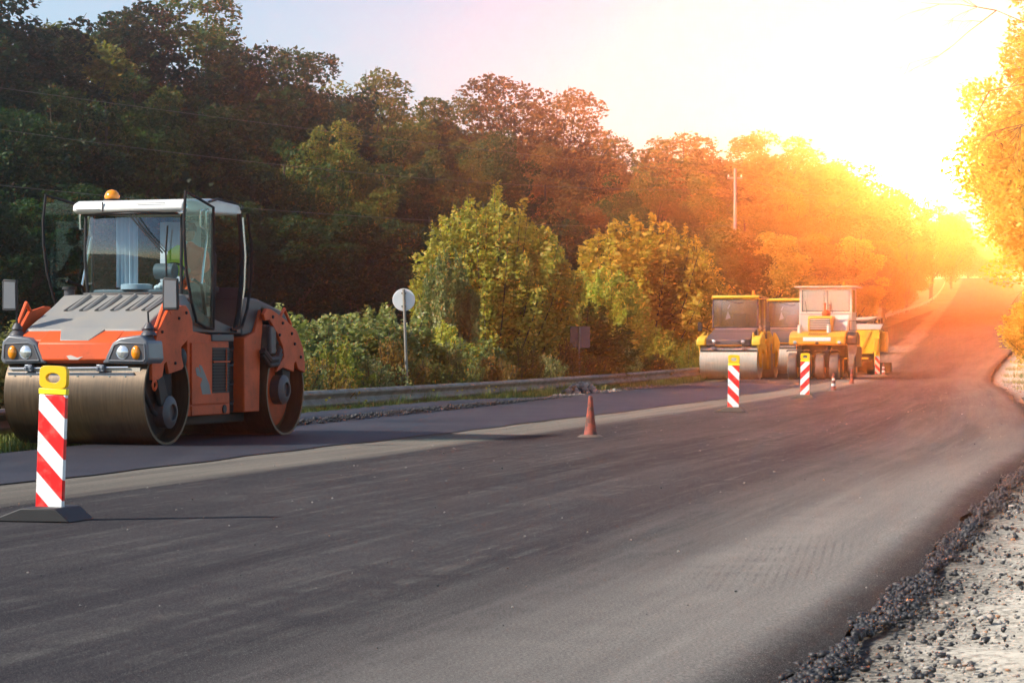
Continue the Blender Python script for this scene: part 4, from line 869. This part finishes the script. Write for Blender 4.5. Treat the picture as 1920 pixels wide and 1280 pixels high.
    MB().prism([(1.04, 1.28), (1.40, 1.28), (1.38, 1.0), (1.30, .78), (1.26, .52), (1.08, .52), (1.07, .9)], 2.22, 2.27, 'yz').build('mud_panel', M['galv'], t, .02)
    MB().prism([(1.08, .515), (1.26, .515), (1.25, .30), (1.10, .30)], 2.225, 2.265, 'yz').build('mud_flap', M['rubber_tyre'], t, .01)
    MB().tube([(1.6, 1.05, 1.8), (1.6, 1.05, 2.15), (1.6, 1.32, 2.15), (1.6, 1.32, 1.8), (1.6, 1.05, 1.8)], .014, 6).build('step_frame', M['under'], t)
    MB().box(-1.2, 1.3, .99, 1.25, .45, 1.2).build('side_step', M['under'], t, .03)
    return t
pneumatic((11.75, 90.65, 0), 13.5)

# ------------------------------------------------------------------ yellow asphalt paver
def paver(O, hd):
    rz = math.atan2(-math.cos(R(hd)), -math.sin(R(hd)))
    t = thing('asphalt_paver', 'yellow asphalt paver with wide hopper behind the rubber tyred roller', 'paver', O, rz)
    MB().prism([(-1.15, .87), (1.0, .87), (1.25, 1.83), (-1.25, 1.83)], 1.4, 1.5, 'yz').build('hopper_front', M['yellow'], t, .02)
    for s in (-1, 1):
        MB().prism([(1.5, 1.83), (1.5, 1.0), (-.2, 1.0), (-.2, 1.83)], s * 1.16, s * 1.25).build('hopper_wing', M['yellow'], t, .02)
        MB().prism([(.9, 1.5), (1.6, 1.5), (1.6, .9), (1.5, .4), (.9, .4)], s * 1.05, s * 1.22).build('side_frame', M['amberpaint'], t, .02)
        MB().box(.2, 1.2, s * 1.25, s * 1.5, .95, 1.76).build('side_box', M['amberpaint'], t, .03)
    rim = [(-1.30, 1.835), (1.30, 1.835), (1.40, 2.06), (-1.32, 2.08)]
    MB().prism(rim, 1.42, 1.52, 'yz').build('hopper_rim', M['cream'], t, .02)
    MB().prism([(.45, .9), (.55, .9), (.95, 1.75), (.85, 1.75)], 1.5, 1.53, 'yz').build('hopper_brace', M['amberpaint'], t, .01)
    MB().box(1.3, 1.6, -1.0, .8, .66, .72).build('push_bar', M['yellow'], t, .01); MB().box(-2.5, 1.4, -.9, .9, .55, .9).build('chassis', M['under'], t, .03)
    MB().cyl((1.6, .15, .38), (1.6, .15, .70), .04, .04, 10).ball((1.62, .15, .22), (.08, .08, .10), 10, 7).build('tow_jack', M['under'], t)
    for s in (-1, 1):
        oc = circle(-.9, .36, .32, 90, 270, 8) + circle(.7, .36, .32, -90, 90, 8); MB().prism(oc, s * .7, s * 1.0).build('crawler_track', M['black'], t, .01)
    MB().box(-2.2, -.3, -1.1, 1.1, .95, 1.7).build('engine_cover', M['yellow'], t, .05)
    MB().box(-1.4, -.9, -.5, .5, 1.7, 2.15).build('operator_console', M['dark_grey'], t, .03)
    for x in (-2.0, -.5):
        for y in (-.95, .95): MB().tube([(x, y, 1.7), (x, y, 2.28)], .03, 8).build('canopy_post', M['dark_grey'], t)
    MB().prism([(-1.1, 2.34), (.3, 2.34), (1.1, 2.38), (.8, 2.24), (.35, 2.22), (-1.1, 2.26)], -2.2, .2, 'yz').build('canopy_roof', M['cream'], t, .03)
    MB().box(-3.0, -2.5, -1.4, 1.4, .1, .5).build('screed', M['under'], t, .03)
paver((13.85, 98.6, .05), 13.5)

# ------------------------------------------------------------------ foliage
def leaf_cloud(P, size, rng, aspect=.62, up=.5, spread=None):
    n = len(P); d = rng.normal(0, 1, (n, 3)); d[:, 2] = d[:, 2] * .6 - .15; d /= np.linalg.norm(d, axis=1)[:, None]
    nr = rng.normal(0, 1, (n, 3)) * (1 - up) + np.array([0, 0, up * 1.4]); sd = np.cross(d, nr); sd /= np.maximum(1e-6, np.linalg.norm(sd, axis=1))[:, None]
    nn = np.cross(sd, d)
    L = size * rng.uniform(.65, 1.3, n)[:, None]; W = L * aspect * .5
    a = P - d * L * .5; b = P + d * L * .5; l = P + sd * W - nn * W * .25; r = P - sd * W - nn * W * .25
    V = np.stack([a, l, b, r], 1).reshape(-1, 3); F = np.arange(n * 4).reshape(-1, 4); return V, F
def clump_tint(P, rng, k):
    ph = rng.uniform(0, 6, 6); s = np.sin(P[:, 0] * k + ph[0]) + np.sin(P[:, 1] * k * 1.1 + ph[1]) + np.sin(P[:, 2] * k * .9 + ph[2]); return np.clip(.4 + s * .14 + rng.normal(0, .22, len(P)), 0, 1)
def tree_mesh(seed, h=18., rx=4.6, base=2.0, nblob=60, nleaf=26000, size=.30, sparse=0., droop=0.):
    rng = np.random.default_rng(seed); B = []; cz = (h + base) / 2; rz = (h - base) / 2
    while len(B) < nblob:
        d = rng.normal(0, 1, 3); d /= np.linalg.norm(d); q = rng.uniform(.45, 1.)**.6
        z = d[2] * q; fx = rx * (1 - .25 * max(0, z)) * (1 + .18 * math.sin(3 * math.atan2(d[1], d[0]) + seed))
        br = rng.uniform(.9, 1.75) * (rx / 4.6)**.5 * (1 - .25 * max(0, z))
        B.append((d[0] * q * (fx - br * .6), d[1] * q * (fx - br * .6), cz + z * (rz - br * .6), br))
    B = np.array(B); p = B[:, 3]**2; p /= p.sum(); idx = rng.choice(len(B), nleaf, p=p)
    d = rng.normal(0, 1, (nleaf, 3)); d[:, 2] += .25; d /= np.linalg.norm(d, axis=1)[:, None]
    rad = B[idx, 3] * rng.uniform(.35, 1.12, nleaf)**.5
    P = B[idx, :3] + d * rad[:, None] * np.array([1, 1, .75]); P += rng.normal(0, .08, P.shape); P[:, 2] -= droop * rng.uniform(0, 1, nleaf)
    V, F = leaf_cloud(P, size, rng); tint = clump_tint(P, rng, .9)
    # trunk and limbs
    mb = MB(); tr = .018 * h; pts = [(0, 0, -.5)]; x = y = 0
    for i in range(1, 9):
        x += rng.normal(0, .12); y += rng.normal(0, .12); pts.append((x, y, h * .82 * i / 8))
    mb.tube(pts, [tr * (1 - .82 * i / 8) for i in range(9)], 9)
    for b in B[rng.permutation(len(B))[:26]]:
        k = int(np.clip((b[2] * .62) / (h * .82) * 8, 1, 7)); s = Vector(pts[k]); e = Vector(b[:3]); m1 = s.lerp(e, .5) + Vector((0, 0, -.3 + rng.uniform(0, .5)))
        rr = tr * (1 - .82 * k / 8) * .5; mb.tube([s, m1, e, e + (e - m1) * .25], [rr, rr * .6, rr * .25, .01], 6)
    return (V, F, tint), mb
TV = {}
def variant(key, **kw):
    (V, F, ti), mb = tree_mesh(**kw)
    me = np_mesh('crown', V, F, None, attrs={'tint': ('FACE', ti)}); cm = me.data; bpy.data.objects.remove(me)
    tb = mb.build('trunk', M['bark']); tm = tb.data; bpy.data.objects.remove(tb); TV[key] = (cm, tm, kw.get('h', 18.))
variant('a', seed=1); variant('b', seed=2, rx=5.2, nblob=75, nleaf=30000); variant('c', seed=3, rx=4.2, nblob=46, nleaf=22000)
variant('d', seed=4, rx=4.8, nblob=40, nleaf=12000, size=.27); variant('e', seed=5, rx=5.6, base=.8, nblob=90, nleaf=34000)
variant('f', seed=6, rx=3.6, base=1.0, nblob=50, nleaf=24000, h=14.); variant('r', seed=8, rx=5.1, base=.9, nblob=110, nleaf=44000, size=.24, h=18.)
CM = {}
def tree(x, y, ztop, key, mat, sx, lab, group, base=None):
    cm, tm, h = TV[key]; g = float(terrain_z(x, y)) if base is None else base
    t = thing('tree', lab, 'tree', (x, y, g), random.uniform(0, 6.28), group); s = (ztop - g) / h * .99; sxy = sx * s; t.scale = (sxy, sxy, s)
    k = (key, mat)
    if k not in CM: c = cm.copy(); c.materials.clear(); c.materials.append(M[mat]); CM[k] = c
    for nm, me in (('crown', CM[k]), ('trunk', tm)):
        o = bpy.data.objects.new(nm, me); COL.objects.link(o); o.parent = t
        if nm == 'crown': o.rotation_euler[2] = random.uniform(-.3, .3)
def T(px, ty, d, key, mat, sx, lab, group='trees of the forest on the left slope'):
    tree(pix(px, d), d, CH + (HY - ty) * d / FPX, key, mat, sx, lab, group)
T(-70, -120, 106, 'b', 'leaf_b', 1.1, 'dark green tree cut by the left edge of the picture, tallest in the corner')
T(35, -60, 112, 'a', 'leaf_b', 1.15, 'dark green tree in the upper left corner, first right of the edge')
T(135, 0, 118, 'c', 'leaf_c', 1.1, 'thin brownish topped tree just left of the tallest rounded green crown')
T(258, -50, 124, 'c', 'leaf_b', 1.15, 'tall tree with a ragged dark top above the orange roller beacon light')
T(372, -40, 130, 'b', 'leaf_a', 1.12, 'tall mid green tree with a broad crown touching the top edge')
T(482, 0, 134, 'e', 'leaf_a', 1.05, 'rounded mid green tree forming the right shoulder of the tall group')
T(606, 92, 139, 'a', 'leaf_b', 1.1, 'dark tree on the skyline where the tall group steps down')
T(694, 112, 145, 'd', 'leaf_c', 1.2, 'loose olive tree on the skyline right of the step down')
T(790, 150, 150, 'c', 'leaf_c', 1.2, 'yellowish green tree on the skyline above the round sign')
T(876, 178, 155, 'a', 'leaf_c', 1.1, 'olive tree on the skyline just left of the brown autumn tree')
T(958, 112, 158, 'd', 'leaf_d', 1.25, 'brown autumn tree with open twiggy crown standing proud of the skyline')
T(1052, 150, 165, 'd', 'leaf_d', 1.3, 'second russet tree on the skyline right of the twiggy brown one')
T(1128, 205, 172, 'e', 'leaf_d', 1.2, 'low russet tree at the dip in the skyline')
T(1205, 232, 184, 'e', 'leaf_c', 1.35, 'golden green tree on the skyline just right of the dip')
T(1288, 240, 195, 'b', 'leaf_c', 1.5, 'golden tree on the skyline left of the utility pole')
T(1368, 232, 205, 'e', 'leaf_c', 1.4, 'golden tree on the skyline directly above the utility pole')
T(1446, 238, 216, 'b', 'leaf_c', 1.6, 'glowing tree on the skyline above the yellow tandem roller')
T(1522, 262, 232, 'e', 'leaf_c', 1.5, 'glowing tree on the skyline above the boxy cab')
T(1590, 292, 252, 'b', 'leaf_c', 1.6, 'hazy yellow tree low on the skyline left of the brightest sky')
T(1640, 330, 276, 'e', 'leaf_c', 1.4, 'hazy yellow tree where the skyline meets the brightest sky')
for px, ty, d, lab in [(655, 135, 150, 'skyline tree set back left of the loose olive tree'), (745, 158, 156, 'skyline tree set back above the round sign'), (835, 172, 162, 'skyline tree set back, pale green, left of the autumn trees'), (915, 180, 168, 'skyline tree set back, touching the twiggy brown tree'), (1165, 240, 192, 'skyline tree set back at the dip'), (1245, 250, 200, 'skyline tree set back between the two golden trees'), (1330, 250, 212, 'skyline tree set back left of the pole'), (1410, 248, 224, 'skyline tree set back right of the pole'), (1484, 262, 238, 'skyline tree set back above the boxy cab roof'), (1556, 290, 255, 'skyline tree set back above the paver'), (1615, 322, 275, 'skyline tree set back, lowest before the bright sky')]:
    T(px, ty, d, 'e', 'leaf_c', 1.3, lab)
for i, (px, ty, d, k, m, sx, lab) in enumerate([
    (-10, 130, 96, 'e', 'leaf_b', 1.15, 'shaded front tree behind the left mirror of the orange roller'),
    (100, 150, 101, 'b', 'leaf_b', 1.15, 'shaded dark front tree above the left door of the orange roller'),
    (205, 95, 106, 'e', 'leaf_a', 1.0, 'sunlit topped front tree above the white cab roof'),
    (310, 150, 110, 'b', 'leaf_a', 1.0, 'front row tree above the open right door of the orange roller'),
    (420, 195, 113, 'a', 'leaf_b', 1.25, 'shaded front row tree above the rear of the orange roller'),
    (525, 225, 117, 'e', 'leaf_a', 1.0, 'front row tree above the gap between roller and round sign'),
    (630, 215, 121, 'b', 'leaf_c', 1.0, 'olive front row tree left of the round sign'),
    (735, 250, 125, 'a', 'leaf_a', 1.2, 'front row tree directly behind the round sign'),
    (835, 245, 130, 'e', 'leaf_c', 1.0, 'front row tree behind the left half of the tall shrub'),
    (935, 235, 134, 'b', 'leaf_a', 1.05, 'front row tree behind the right half of the tall shrub'),
    (1035, 270, 139, 'a', 'leaf_d', 1.15, 'reddish front row tree between the two large shrubs'),
    (1130, 300, 145, 'e', 'leaf_a', 1.0, 'front row tree behind the second large shrub, left side'),
    (1220, 320, 152, 'b', 'leaf_c', 1.0, 'front row tree behind the second large shrub, right side'),
    (1310, 330, 160, 'a', 'leaf_c', 1.1, 'front row tree just left of the utility pole'),
    (1400, 335, 170, 'e', 'leaf_c', 1.0, 'front row tree just right of the utility pole'),
    (1480, 350, 182, 'b', 'leaf_c', 1.0, 'glowing lower tree above the second yellow roller'),
    (1555, 372, 196, 'e', 'leaf_c', 1.0, 'glowing lower tree above the right side of the boxy cab'),
    (1620, 400, 215, 'a', 'leaf_c', 1.15, 'hazy lower tree above the paver hopper')]):
    T(px, ty, d, k, m, sx, lab)
# lowest layer, shaded wood edge
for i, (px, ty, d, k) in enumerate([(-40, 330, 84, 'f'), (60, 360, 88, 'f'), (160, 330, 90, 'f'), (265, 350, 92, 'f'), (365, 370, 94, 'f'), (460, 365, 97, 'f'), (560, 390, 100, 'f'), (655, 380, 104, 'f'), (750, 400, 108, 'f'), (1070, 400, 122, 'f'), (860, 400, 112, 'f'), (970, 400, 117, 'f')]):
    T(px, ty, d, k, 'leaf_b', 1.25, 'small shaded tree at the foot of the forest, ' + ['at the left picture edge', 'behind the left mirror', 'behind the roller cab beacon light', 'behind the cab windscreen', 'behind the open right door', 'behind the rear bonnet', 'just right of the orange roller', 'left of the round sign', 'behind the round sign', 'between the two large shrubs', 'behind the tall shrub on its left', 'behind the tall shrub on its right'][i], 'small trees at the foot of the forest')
# roadside trees on the left, further up the hill
for px, ty, d, k, m, sx, lab in [(1372, 415, 122, 'f', 'leaf_c', 1.25, 'bushy roadside tree behind the yellow tandem roller'), (1450, 425, 136, 'f', 'leaf_e', 1.3, 'bushy roadside tree between the two yellow rollers'),
    (1530, 428, 156, 'f', 'leaf_c', 1.3, 'bushy roadside tree behind the boxy cab'), (1600, 436, 186, 'f', 'leaf_e', 1.35, 'bushy roadside tree behind the paver'),
    (1655, 440, 215, 'f', 'leaf_c', 1.3, 'roadside tree right of the paver along the far guardrail'), (1700, 395, 262, 'e', 'leaf_c', .95, 'tall hazy roadside tree under the brightest sky'),
    (1745, 362, 310, 'b', 'leaf_c', 1.0, 'tallest hazy roadside tree before the road crest'), (1785, 372, 372, 'e', 'leaf_c', 1.0, 'hazy roadside tree nearest the road crest on the left')]:
    T(px, ty, d, k, m, sx, lab, 'roadside trees up the hill')
for px, ty, d, lab in [(1815, 420, 500, 'hazy tree beyond the road crest, left of the gap'), (1850, 445, 540, 'hazy tree beyond the road crest, in line with the road'), (1890, 415, 520, 'hazy tree beyond the road crest, right of the road')]:
    T(px, ty, d, 'e', 'leaf_c', 1.2, lab, 'trees beyond the road crest')
for d, off, ty, sx, lab in [(99, 5.6, -260, .95, 'tall tree overhanging the right picture edge, nearest of the right row'), (112, 5.0, -170, 1.0, 'second tree of the right row from the camera'), (128, 4.6, -60, 1.05, 'third tree of the right row from the camera'),
    (148, 4.4, 20, 1.15, 'fourth tree of the right row from the camera'), (172, 4.4, 100, 1.2, 'fifth tree of the right row from the camera'), (205, 4.2, 200, 1.1, 'sixth tree of the right row from the camera'), (250, 4.2, 270, 1.15, 'seventh tree of the right row from the camera'), (310, 4.2, 330, 1.2, 'eighth tree of the right row from the camera'), (390, 4.2, 385, 1.3, 'farthest tree of the right row, near the crest')]:
    x = float(XR(d)) + off; tree(x, d, CH + (HY - ty) * d / FPX, 'r', 'leaf_e', sx, lab, 'row of trees along the right roadside')  # yellow wash of the flare glow is put into this brighter leaf colour
# bare twigs reaching in at the top right
def twigs():
    t = thing('bare_branch', 'bare brown twigs reaching into the sky at the top right corner', 'branch', (float(XR(97)) + 5.6, 97, 12.))
    rng = random.Random(5); m = MB(); c = Vector((0, 0, 0))
    def br(s, d, L, r, lv):
        pts = [s]; p = s.copy(); dd = d.copy()
        for i in range(4): dd = (dd + Vector((rng.uniform(-.2, .2), rng.uniform(-.2, .2), rng.uniform(-.25, .15)))).normalized(); p = p + dd * L / 4; pts.append(p.copy())
        m.tube(pts, [r, r * .8, r * .6, r * .45, r * .25], 5)
        if lv < 3:
            for i in range(4): br(pts[rng.randint(1, 4)], (dd + Vector((rng.uniform(-.7, .7), rng.uniform(-.5, .5), rng.uniform(-.8, .5)))).normalized(), L * .5, r * .5, lv + 1)
    for tx, tz in ((-6.4, 2.4), (-5.6, 1.4), (-4.6, -.6), (-4.4, -4.6)): br(Vector((0, 0, -1 + tz * .3)), Vector((tx, 0, tz)).normalized(), 6.2 if tz > 0 else 5., .05, 0)
    m.build('branch_wood', M['bark'], t)
twigs()

# shrubs made of upright leafy shoots
def shrub_mesh(seed, h, rx, nshoot, nleaf, size, spiky=.5, ry=None):
    rng = np.random.default_rng(seed); ry = ry or rx; P = []; mb = MB(); per = nleaf // nshoot
    for i in range(nshoot):
        a = rng.uniform(0, 6.283); q = rng.uniform(0, 1)**.5; top = h * (1 - .42 * q**2.6) * rng.uniform(1 - spiky * .45, 1.0)
        if i % 9 == 0: q *= .6; top = h * rng.uniform(.94, 1.12) * (1 - .3 * q)
        ex, ey = rx * q * math.cos(a), ry * q * math.sin(a); b = np.array([ex * .25, ey * .25, 0]); mid = np.array([ex * .8, ey * .8, top * .5]); e = np.array([ex * 1.02, ey * 1.02, top])
        u = rng.uniform(.10, 1, per)**.8; c = ((1 - u)**2)[:, None] * b + (2 * u * (1 - u))[:, None] * mid + (u**2)[:, None] * e
        wd = (.26 * (1 - u)**.6 + .045) * (rx / 2.)**.5 * (.75 if i % 9 == 0 else 1)
        c = c + rng.normal(0, 1, (per, 3)) * (wd * .8)[:, None]; P.append(c)
        if i % 2 == 0:
            e = e * np.array([1.05, 1.05, 1.03])
            bz = [tuple((1 - s)**2 * b + 2 * s * (1 - s) * mid + s * s * e) for s in (0, .35, .7, 1.)]; mb.tube(bz, [.035, .022, .014, .006], 5)
    P = np.concatenate(P); P = P[P[:, 2] > .03]; V, F = leaf_cloud(P, size, rng, .6, .35); return (V, F, clump_tint(P, rng, 2.4)), mb
SV = {}
def svar(key, **kw):
    (V, F, ti), mb = shrub_mesh(**kw); o = np_mesh('foliage', V, F, None, attrs={'tint': ('FACE', ti)}); a = o.data; bpy.data.objects.remove(o)
    o = mb.build('stems', M['bark']); b = o.data; bpy.data.objects.remove(o); SV[key] = (a, b, kw['h'])
svar('main', seed=21, h=5.6, rx=1.95, nshoot=150, nleaf=50000, size=.125, spiky=.62)
svar('two', seed=22, h=5.2, rx=2.1, nshoot=130, nleaf=38000, size=.15, spiky=.6)
svar('low', seed=23, h=2.2, rx=1.3, nshoot=46, nleaf=13000, size=.10, spiky=.7)
svar('weed', seed=24, h=1.5, rx=.9, nshoot=34, nleaf=5200, size=.075, spiky=.8)
svar('dry', seed=25, h=1.1, rx=1.0, nshoot=50, nleaf=5200, size=.07, spiky=.7)
def shrub(px, d, top, key, mat, lab, sx=1., group=None, cat='shrub'):
    a, b, h = SV[key]
    if d < 0: d = (13.16 - d) / (.227 - (px - 960) / FPX)
    x = pix(px, d); g = float(terrain_z(x, d)); zt = CH + (HY - top) * d / FPX if top is not None else g + h
    t = thing('shrub', lab, cat, (x, d, g), random.uniform(0, 6.28), group); s = (zt - g) / h; t.scale = (s * sx, s * sx, s)
    k = (key, mat)
    if k not in CM: c = a.copy(); c.materials.clear(); c.materials.append(M[mat]); CM[k] = c
    for nm, me in (('foliage', CM[k]), ('stems', b)): o = bpy.data.objects.new(nm, me); COL.objects.link(o); o.parent = t
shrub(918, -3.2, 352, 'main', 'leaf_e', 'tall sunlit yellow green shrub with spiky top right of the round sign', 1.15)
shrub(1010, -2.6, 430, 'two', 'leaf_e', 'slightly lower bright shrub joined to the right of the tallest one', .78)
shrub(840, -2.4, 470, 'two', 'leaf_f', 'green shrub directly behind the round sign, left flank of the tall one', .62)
shrub(1195, -3.4, 405, 'two', 'leaf_g', 'large glow tinted shrub between the square sign and the yellow roller', 1.3)
shrub(1268, -3.2, 428, 'main', 'leaf_g', 'glow tinted shrub just left of the yellow roller', 1.15)
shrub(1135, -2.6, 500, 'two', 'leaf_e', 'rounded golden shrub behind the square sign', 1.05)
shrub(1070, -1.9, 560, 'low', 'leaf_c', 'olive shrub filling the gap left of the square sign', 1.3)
lows = [(512, -2.4, 585, 'low', 'leaf_f', 'leafy shrub touching the rear drum of the orange roller'), (560, -2.4, 568, 'low', 'leaf_f', 'leafy shrub just right of the orange roller'), (612, -2.6, 592, 'low', 'leaf_c', 'low shrub between the roller and the round sign, left one'),
    (660, -2.6, 572, 'low', 'leaf_f', 'pale tipped shrub between the roller and the round sign, middle one'), (705, -2.6, 566, 'low', 'leaf_f', 'pale tipped shrub just left of the round sign post'), (745, -2.2, 612, 'low', 'leaf_c', 'low shrub at the foot of the round sign'),
    (800, -2.4, 600, 'low', 'leaf_e', 'low shrub at the left foot of the tall spiky shrub'), (870, -2.6, 625, 'low', 'leaf_f', 'low shrub in front of the tall spiky shrub'), (945, -2.6, 640, 'low', 'leaf_c', 'low dark shrub at the right foot of the tall spiky shrub'),
    (1015, -2.2, 640, 'low', 'leaf_c', 'low brownish shrub left of the square sign post'), (1150, -2.2, 620, 'low', 'leaf_c', 'low shrub right of the square sign post'), (1220, -2.4, 610, 'low', 'leaf_e', 'low golden shrub above the guardrail bend'), (1275, -2.6, 625, 'low', 'leaf_e', 'low golden shrub beside the yellow roller drum'),
    (2, 36, 640, 'low', 'leaf_f', 'green shrub at the left picture edge beside the roller drum'), (-20, 33, 600, 'low', 'leaf_f', 'green shrub cut by the left picture edge below the mirror')]
for px, d, top, k, m, lab in lows: shrub(px, d, top, k, m, lab, 1.25, 'low shrubs behind the guardrail')
for d, o, top, k, lab in [(106, 3.0, 535, 'two', 'roadside shrub on the right verge, nearest of its row'), (124, 2.8, 520, 'main', 'roadside shrub on the right verge, second of its row'), (146, 2.8, 520, 'two', 'roadside shrub on the right verge, third of its row'), (170, 2.8, 525, 'main', 'roadside shrub on the right verge, fourth of its row'), (205, 3.0, 515, 'two', 'roadside shrub on the right verge, farthest of its row')]:
    shrub(960 + FPX * (float(XR(d)) + o) / d, d, top, k, 'leaf_e', lab, 1.7, 'shrubs on the right verge')
wl = ['in front of the rear drum end', 'under the first low shrub', 'below the pale tipped shrub', 'left of the round sign foot', 'right of the round sign foot', 'under the tall shrub, left', 'under the tall shrub, middle', 'under the tall shrub, right', 'left of the dirt heap', 'behind the dirt heap', 'at the square sign foot', 'right of the square sign foot', 'under the glow tinted shrub, left', 'under the glow tinted shrub, right', 'next to the yellow roller']
for i, px in enumerate([540, 590, 640, 700, 740, 800, 860, 920, 980, 1020, 1070, 1110, 1170, 1230, 1290]):
    d = -.75; shrub(px, d, None, ['weed', 'dry'][i % 2], ['leaf_f', 'leaf_d', 'leaf_c'][i % 3], 'knee high roadside weed behind the guardrail ' + wl[i], .8, 'weeds behind the guardrail', 'weed')

# understorey mass that closes the wood behind the edge trees
rng = np.random.default_rng(40); n = 90000; d = rng.uniform(100, 300, n); px = rng.uniform(-120, 1650, n); x = pix(px, d)
ok = (XK(d) - x > 24) & (XK(d) - x < 60); x, d = x[ok], d[ok]; z = terrain_z(x, d) + rng.uniform(0, 1, len(x))**1.2 * 8.5
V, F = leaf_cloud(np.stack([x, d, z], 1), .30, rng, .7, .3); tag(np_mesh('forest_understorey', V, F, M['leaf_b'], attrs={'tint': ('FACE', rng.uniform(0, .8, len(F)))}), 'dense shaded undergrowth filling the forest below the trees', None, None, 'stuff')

# grass and weeds on the verges
def grass(name, x, y, h, spread, mat):
    n = len(x); z = terrain_z(x, y); a = rng.uniform(0, 6.283, n); lean = rng.uniform(.1, .7, n) * h; wd = rng.uniform(.004, .009, n) * (1 + h)
    bx, by = np.cos(a), np.sin(a); P0 = np.stack([x - by * wd, y + bx * wd, z], 1); P1 = np.stack([x + by * wd, y - bx * wd, z], 1)
    m0 = np.stack([x + bx * lean * .35 - by * wd * .7, y + by * lean * .35 + bx * wd * .7, z + h * .6], 1); m1 = np.stack([x + bx * lean * .35 + by * wd * .7, y + by * lean * .35 - bx * wd * .7, z + h * .6], 1)
    tp = np.stack([x + bx * lean, y + by * lean, z + h], 1); V = np.stack([P0, P1, m1, m0, tp], 1).reshape(-1, 3); b = np.arange(n) * 5
    F = np.concatenate([np.stack([b, b + 1, b + 2], 1), np.stack([b, b + 2, b + 3], 1), np.stack([b + 3, b + 2, b + 4], 1)]); ti = np.tile(rng.uniform(0, 1, n), 3)
    return tag(np_mesh(name, V, F, mat, attrs={'tint': ('FACE', ti)}), kind='stuff')
n = 34000; y = rng.uniform(20, 100, n)**1.0; tuft = .5 + .5 * np.sin(y * 2.3) * np.sin(y * .9 + 1); off = 1.15 + rng.exponential(.7, n); off = np.where(rng.uniform(0, 1, n) < .35, 1.0 + rng.uniform(-.15, .4, n), off); x = XK(y) - off
h = rng.uniform(.06, .24, n) * (.5 + tuft * .9); grass('verge_grass', x, y, h, 0, M['grass'])
n = 9000; y = rng.uniform(24, 64, n); k = np.sin(y * 1.9) + np.sin(y * 4.7 + 1) * .6; ok = k > rng.uniform(-1.2, 1.2, n); y = y[ok]; x = XK(y) - .98 - rng.exponential(.12, len(y)); grass('tall_grass_tufts', x, y, rng.uniform(.10, .34, len(y)) * (.6 + .3 * (np.sin(y * 2.7) + 1)), 0, M['grass'])
n = 22000; y = rng.uniform(26, 160, n); x = XR(y) + 1.2 + .8 * np.sin(y * .5) + rng.exponential(1.5, n) + np.where(y < 50, 1.2, 0); grass('right_verge_grass', x, y, rng.uniform(.06, .35, n), 0, M['grass'])
n = 26; yy = rng.uniform(34, 60, n); xx = XK(yy) - 1.1 - rng.exponential(.4, n); P = np.stack([xx, yy, terrain_z(xx, yy) + rng.uniform(.2, .4, n)], 1)
tag(stones('yellow_flowers', P, np.full(n, .025), plain('dandelion_yellow', (.8, .6, .02), .7), .6), kind='stuff')

# ------------------------------------------------------------------ poles and wires
def pole(px, ytop, d, r, lab, mat):
    x = pix(px, d); g = float(terrain_z(x, d)); zt = CH + (HY - ytop) * d / FPX
    t = thing('utility_pole', lab, 'utility pole', (x, d, g)); MB().tube([(0, 0, -.5), (.02, 0, zt - g)], [r, r * .7], 10).build('pole_shaft', mat, t)
    MB().box(-.4, .4, -.04, .04, zt - g - .55, zt - g - .45).build('crossarm', mat, t, .01)
    for q in (-.34, 0, .34): MB().lathe([(.0, .0), (.04, 0), (.05, .06), (.03, .12), (0, .13)], (q, 0, zt - g - .45), 'z', 8).build('insulator', M['plate'], t)
    return Vector((x, d, zt))
p1 = pole(1378, 316, 128, .12, 'pale utility pole rising from the golden roadside bushes', M['concrete'])
p2 = pole(1680, 322, 330, .17, 'far thin utility pole against the brightest sky', M['wood'])
def wire(a, b, sag, lab):
    a, b = Vector(a), Vector(b); m = MB(); pts = [a.lerp(b, i / 40) - Vector((0, 0, sag * 4 * (i / 40) * (1 - i / 40))) for i in range(41)]
    o = m.tube(pts, .009, 5).build('power_line', M['sign_dull']); tag(o, lab, 'power line', 'overhead wires in front of the forest')
L0 = Vector((-24.5, 62., 0))
wire((L0.x - .7, L0.y, 9.6), p1 + Vector((-.34, 0, -.3)), .35, 'highest overhead wire crossing the dark forest')
wire((L0.x, L0.y, 8.6), p1 + Vector((0, 0, -1.1)), 1.0, 'middle overhead wire crossing the dark forest')
wire((L0.x + .7, L0.y, 6.6), p1 + Vector((.34, 0, -3.0)), .8, 'lowest overhead wire passing behind the orange roller cab')
wire(p1 + Vector((0, 0, -.3)), p2 + Vector((0, 0, -.3)), 2.0, 'distant overhead wire between the two utility poles')

# ------------------------------------------------------------------ haze
HAZE_DENSITY = 0.00095
hz = MB().box(-420, 420, -40, 760, -8, 28.5).build('haze', None, smooth=False); tag(hz, kind='stuff')
t = MT('haze_air'); pv = t.n('ShaderNodeVolumePrincipled'); pv.inputs['Color'].default_value = (1, .97, .94, 1); pv.inputs['Density'].default_value = HAZE_DENSITY; pv.inputs['Anisotropy'].default_value = .930
t.l(pv.outputs[0], t.out.inputs['Volume']); hz.data.materials.append(t.m)
print('tris', sum(len(m.loops) - 2 * len(m.polygons) for m in bpy.data.meshes))
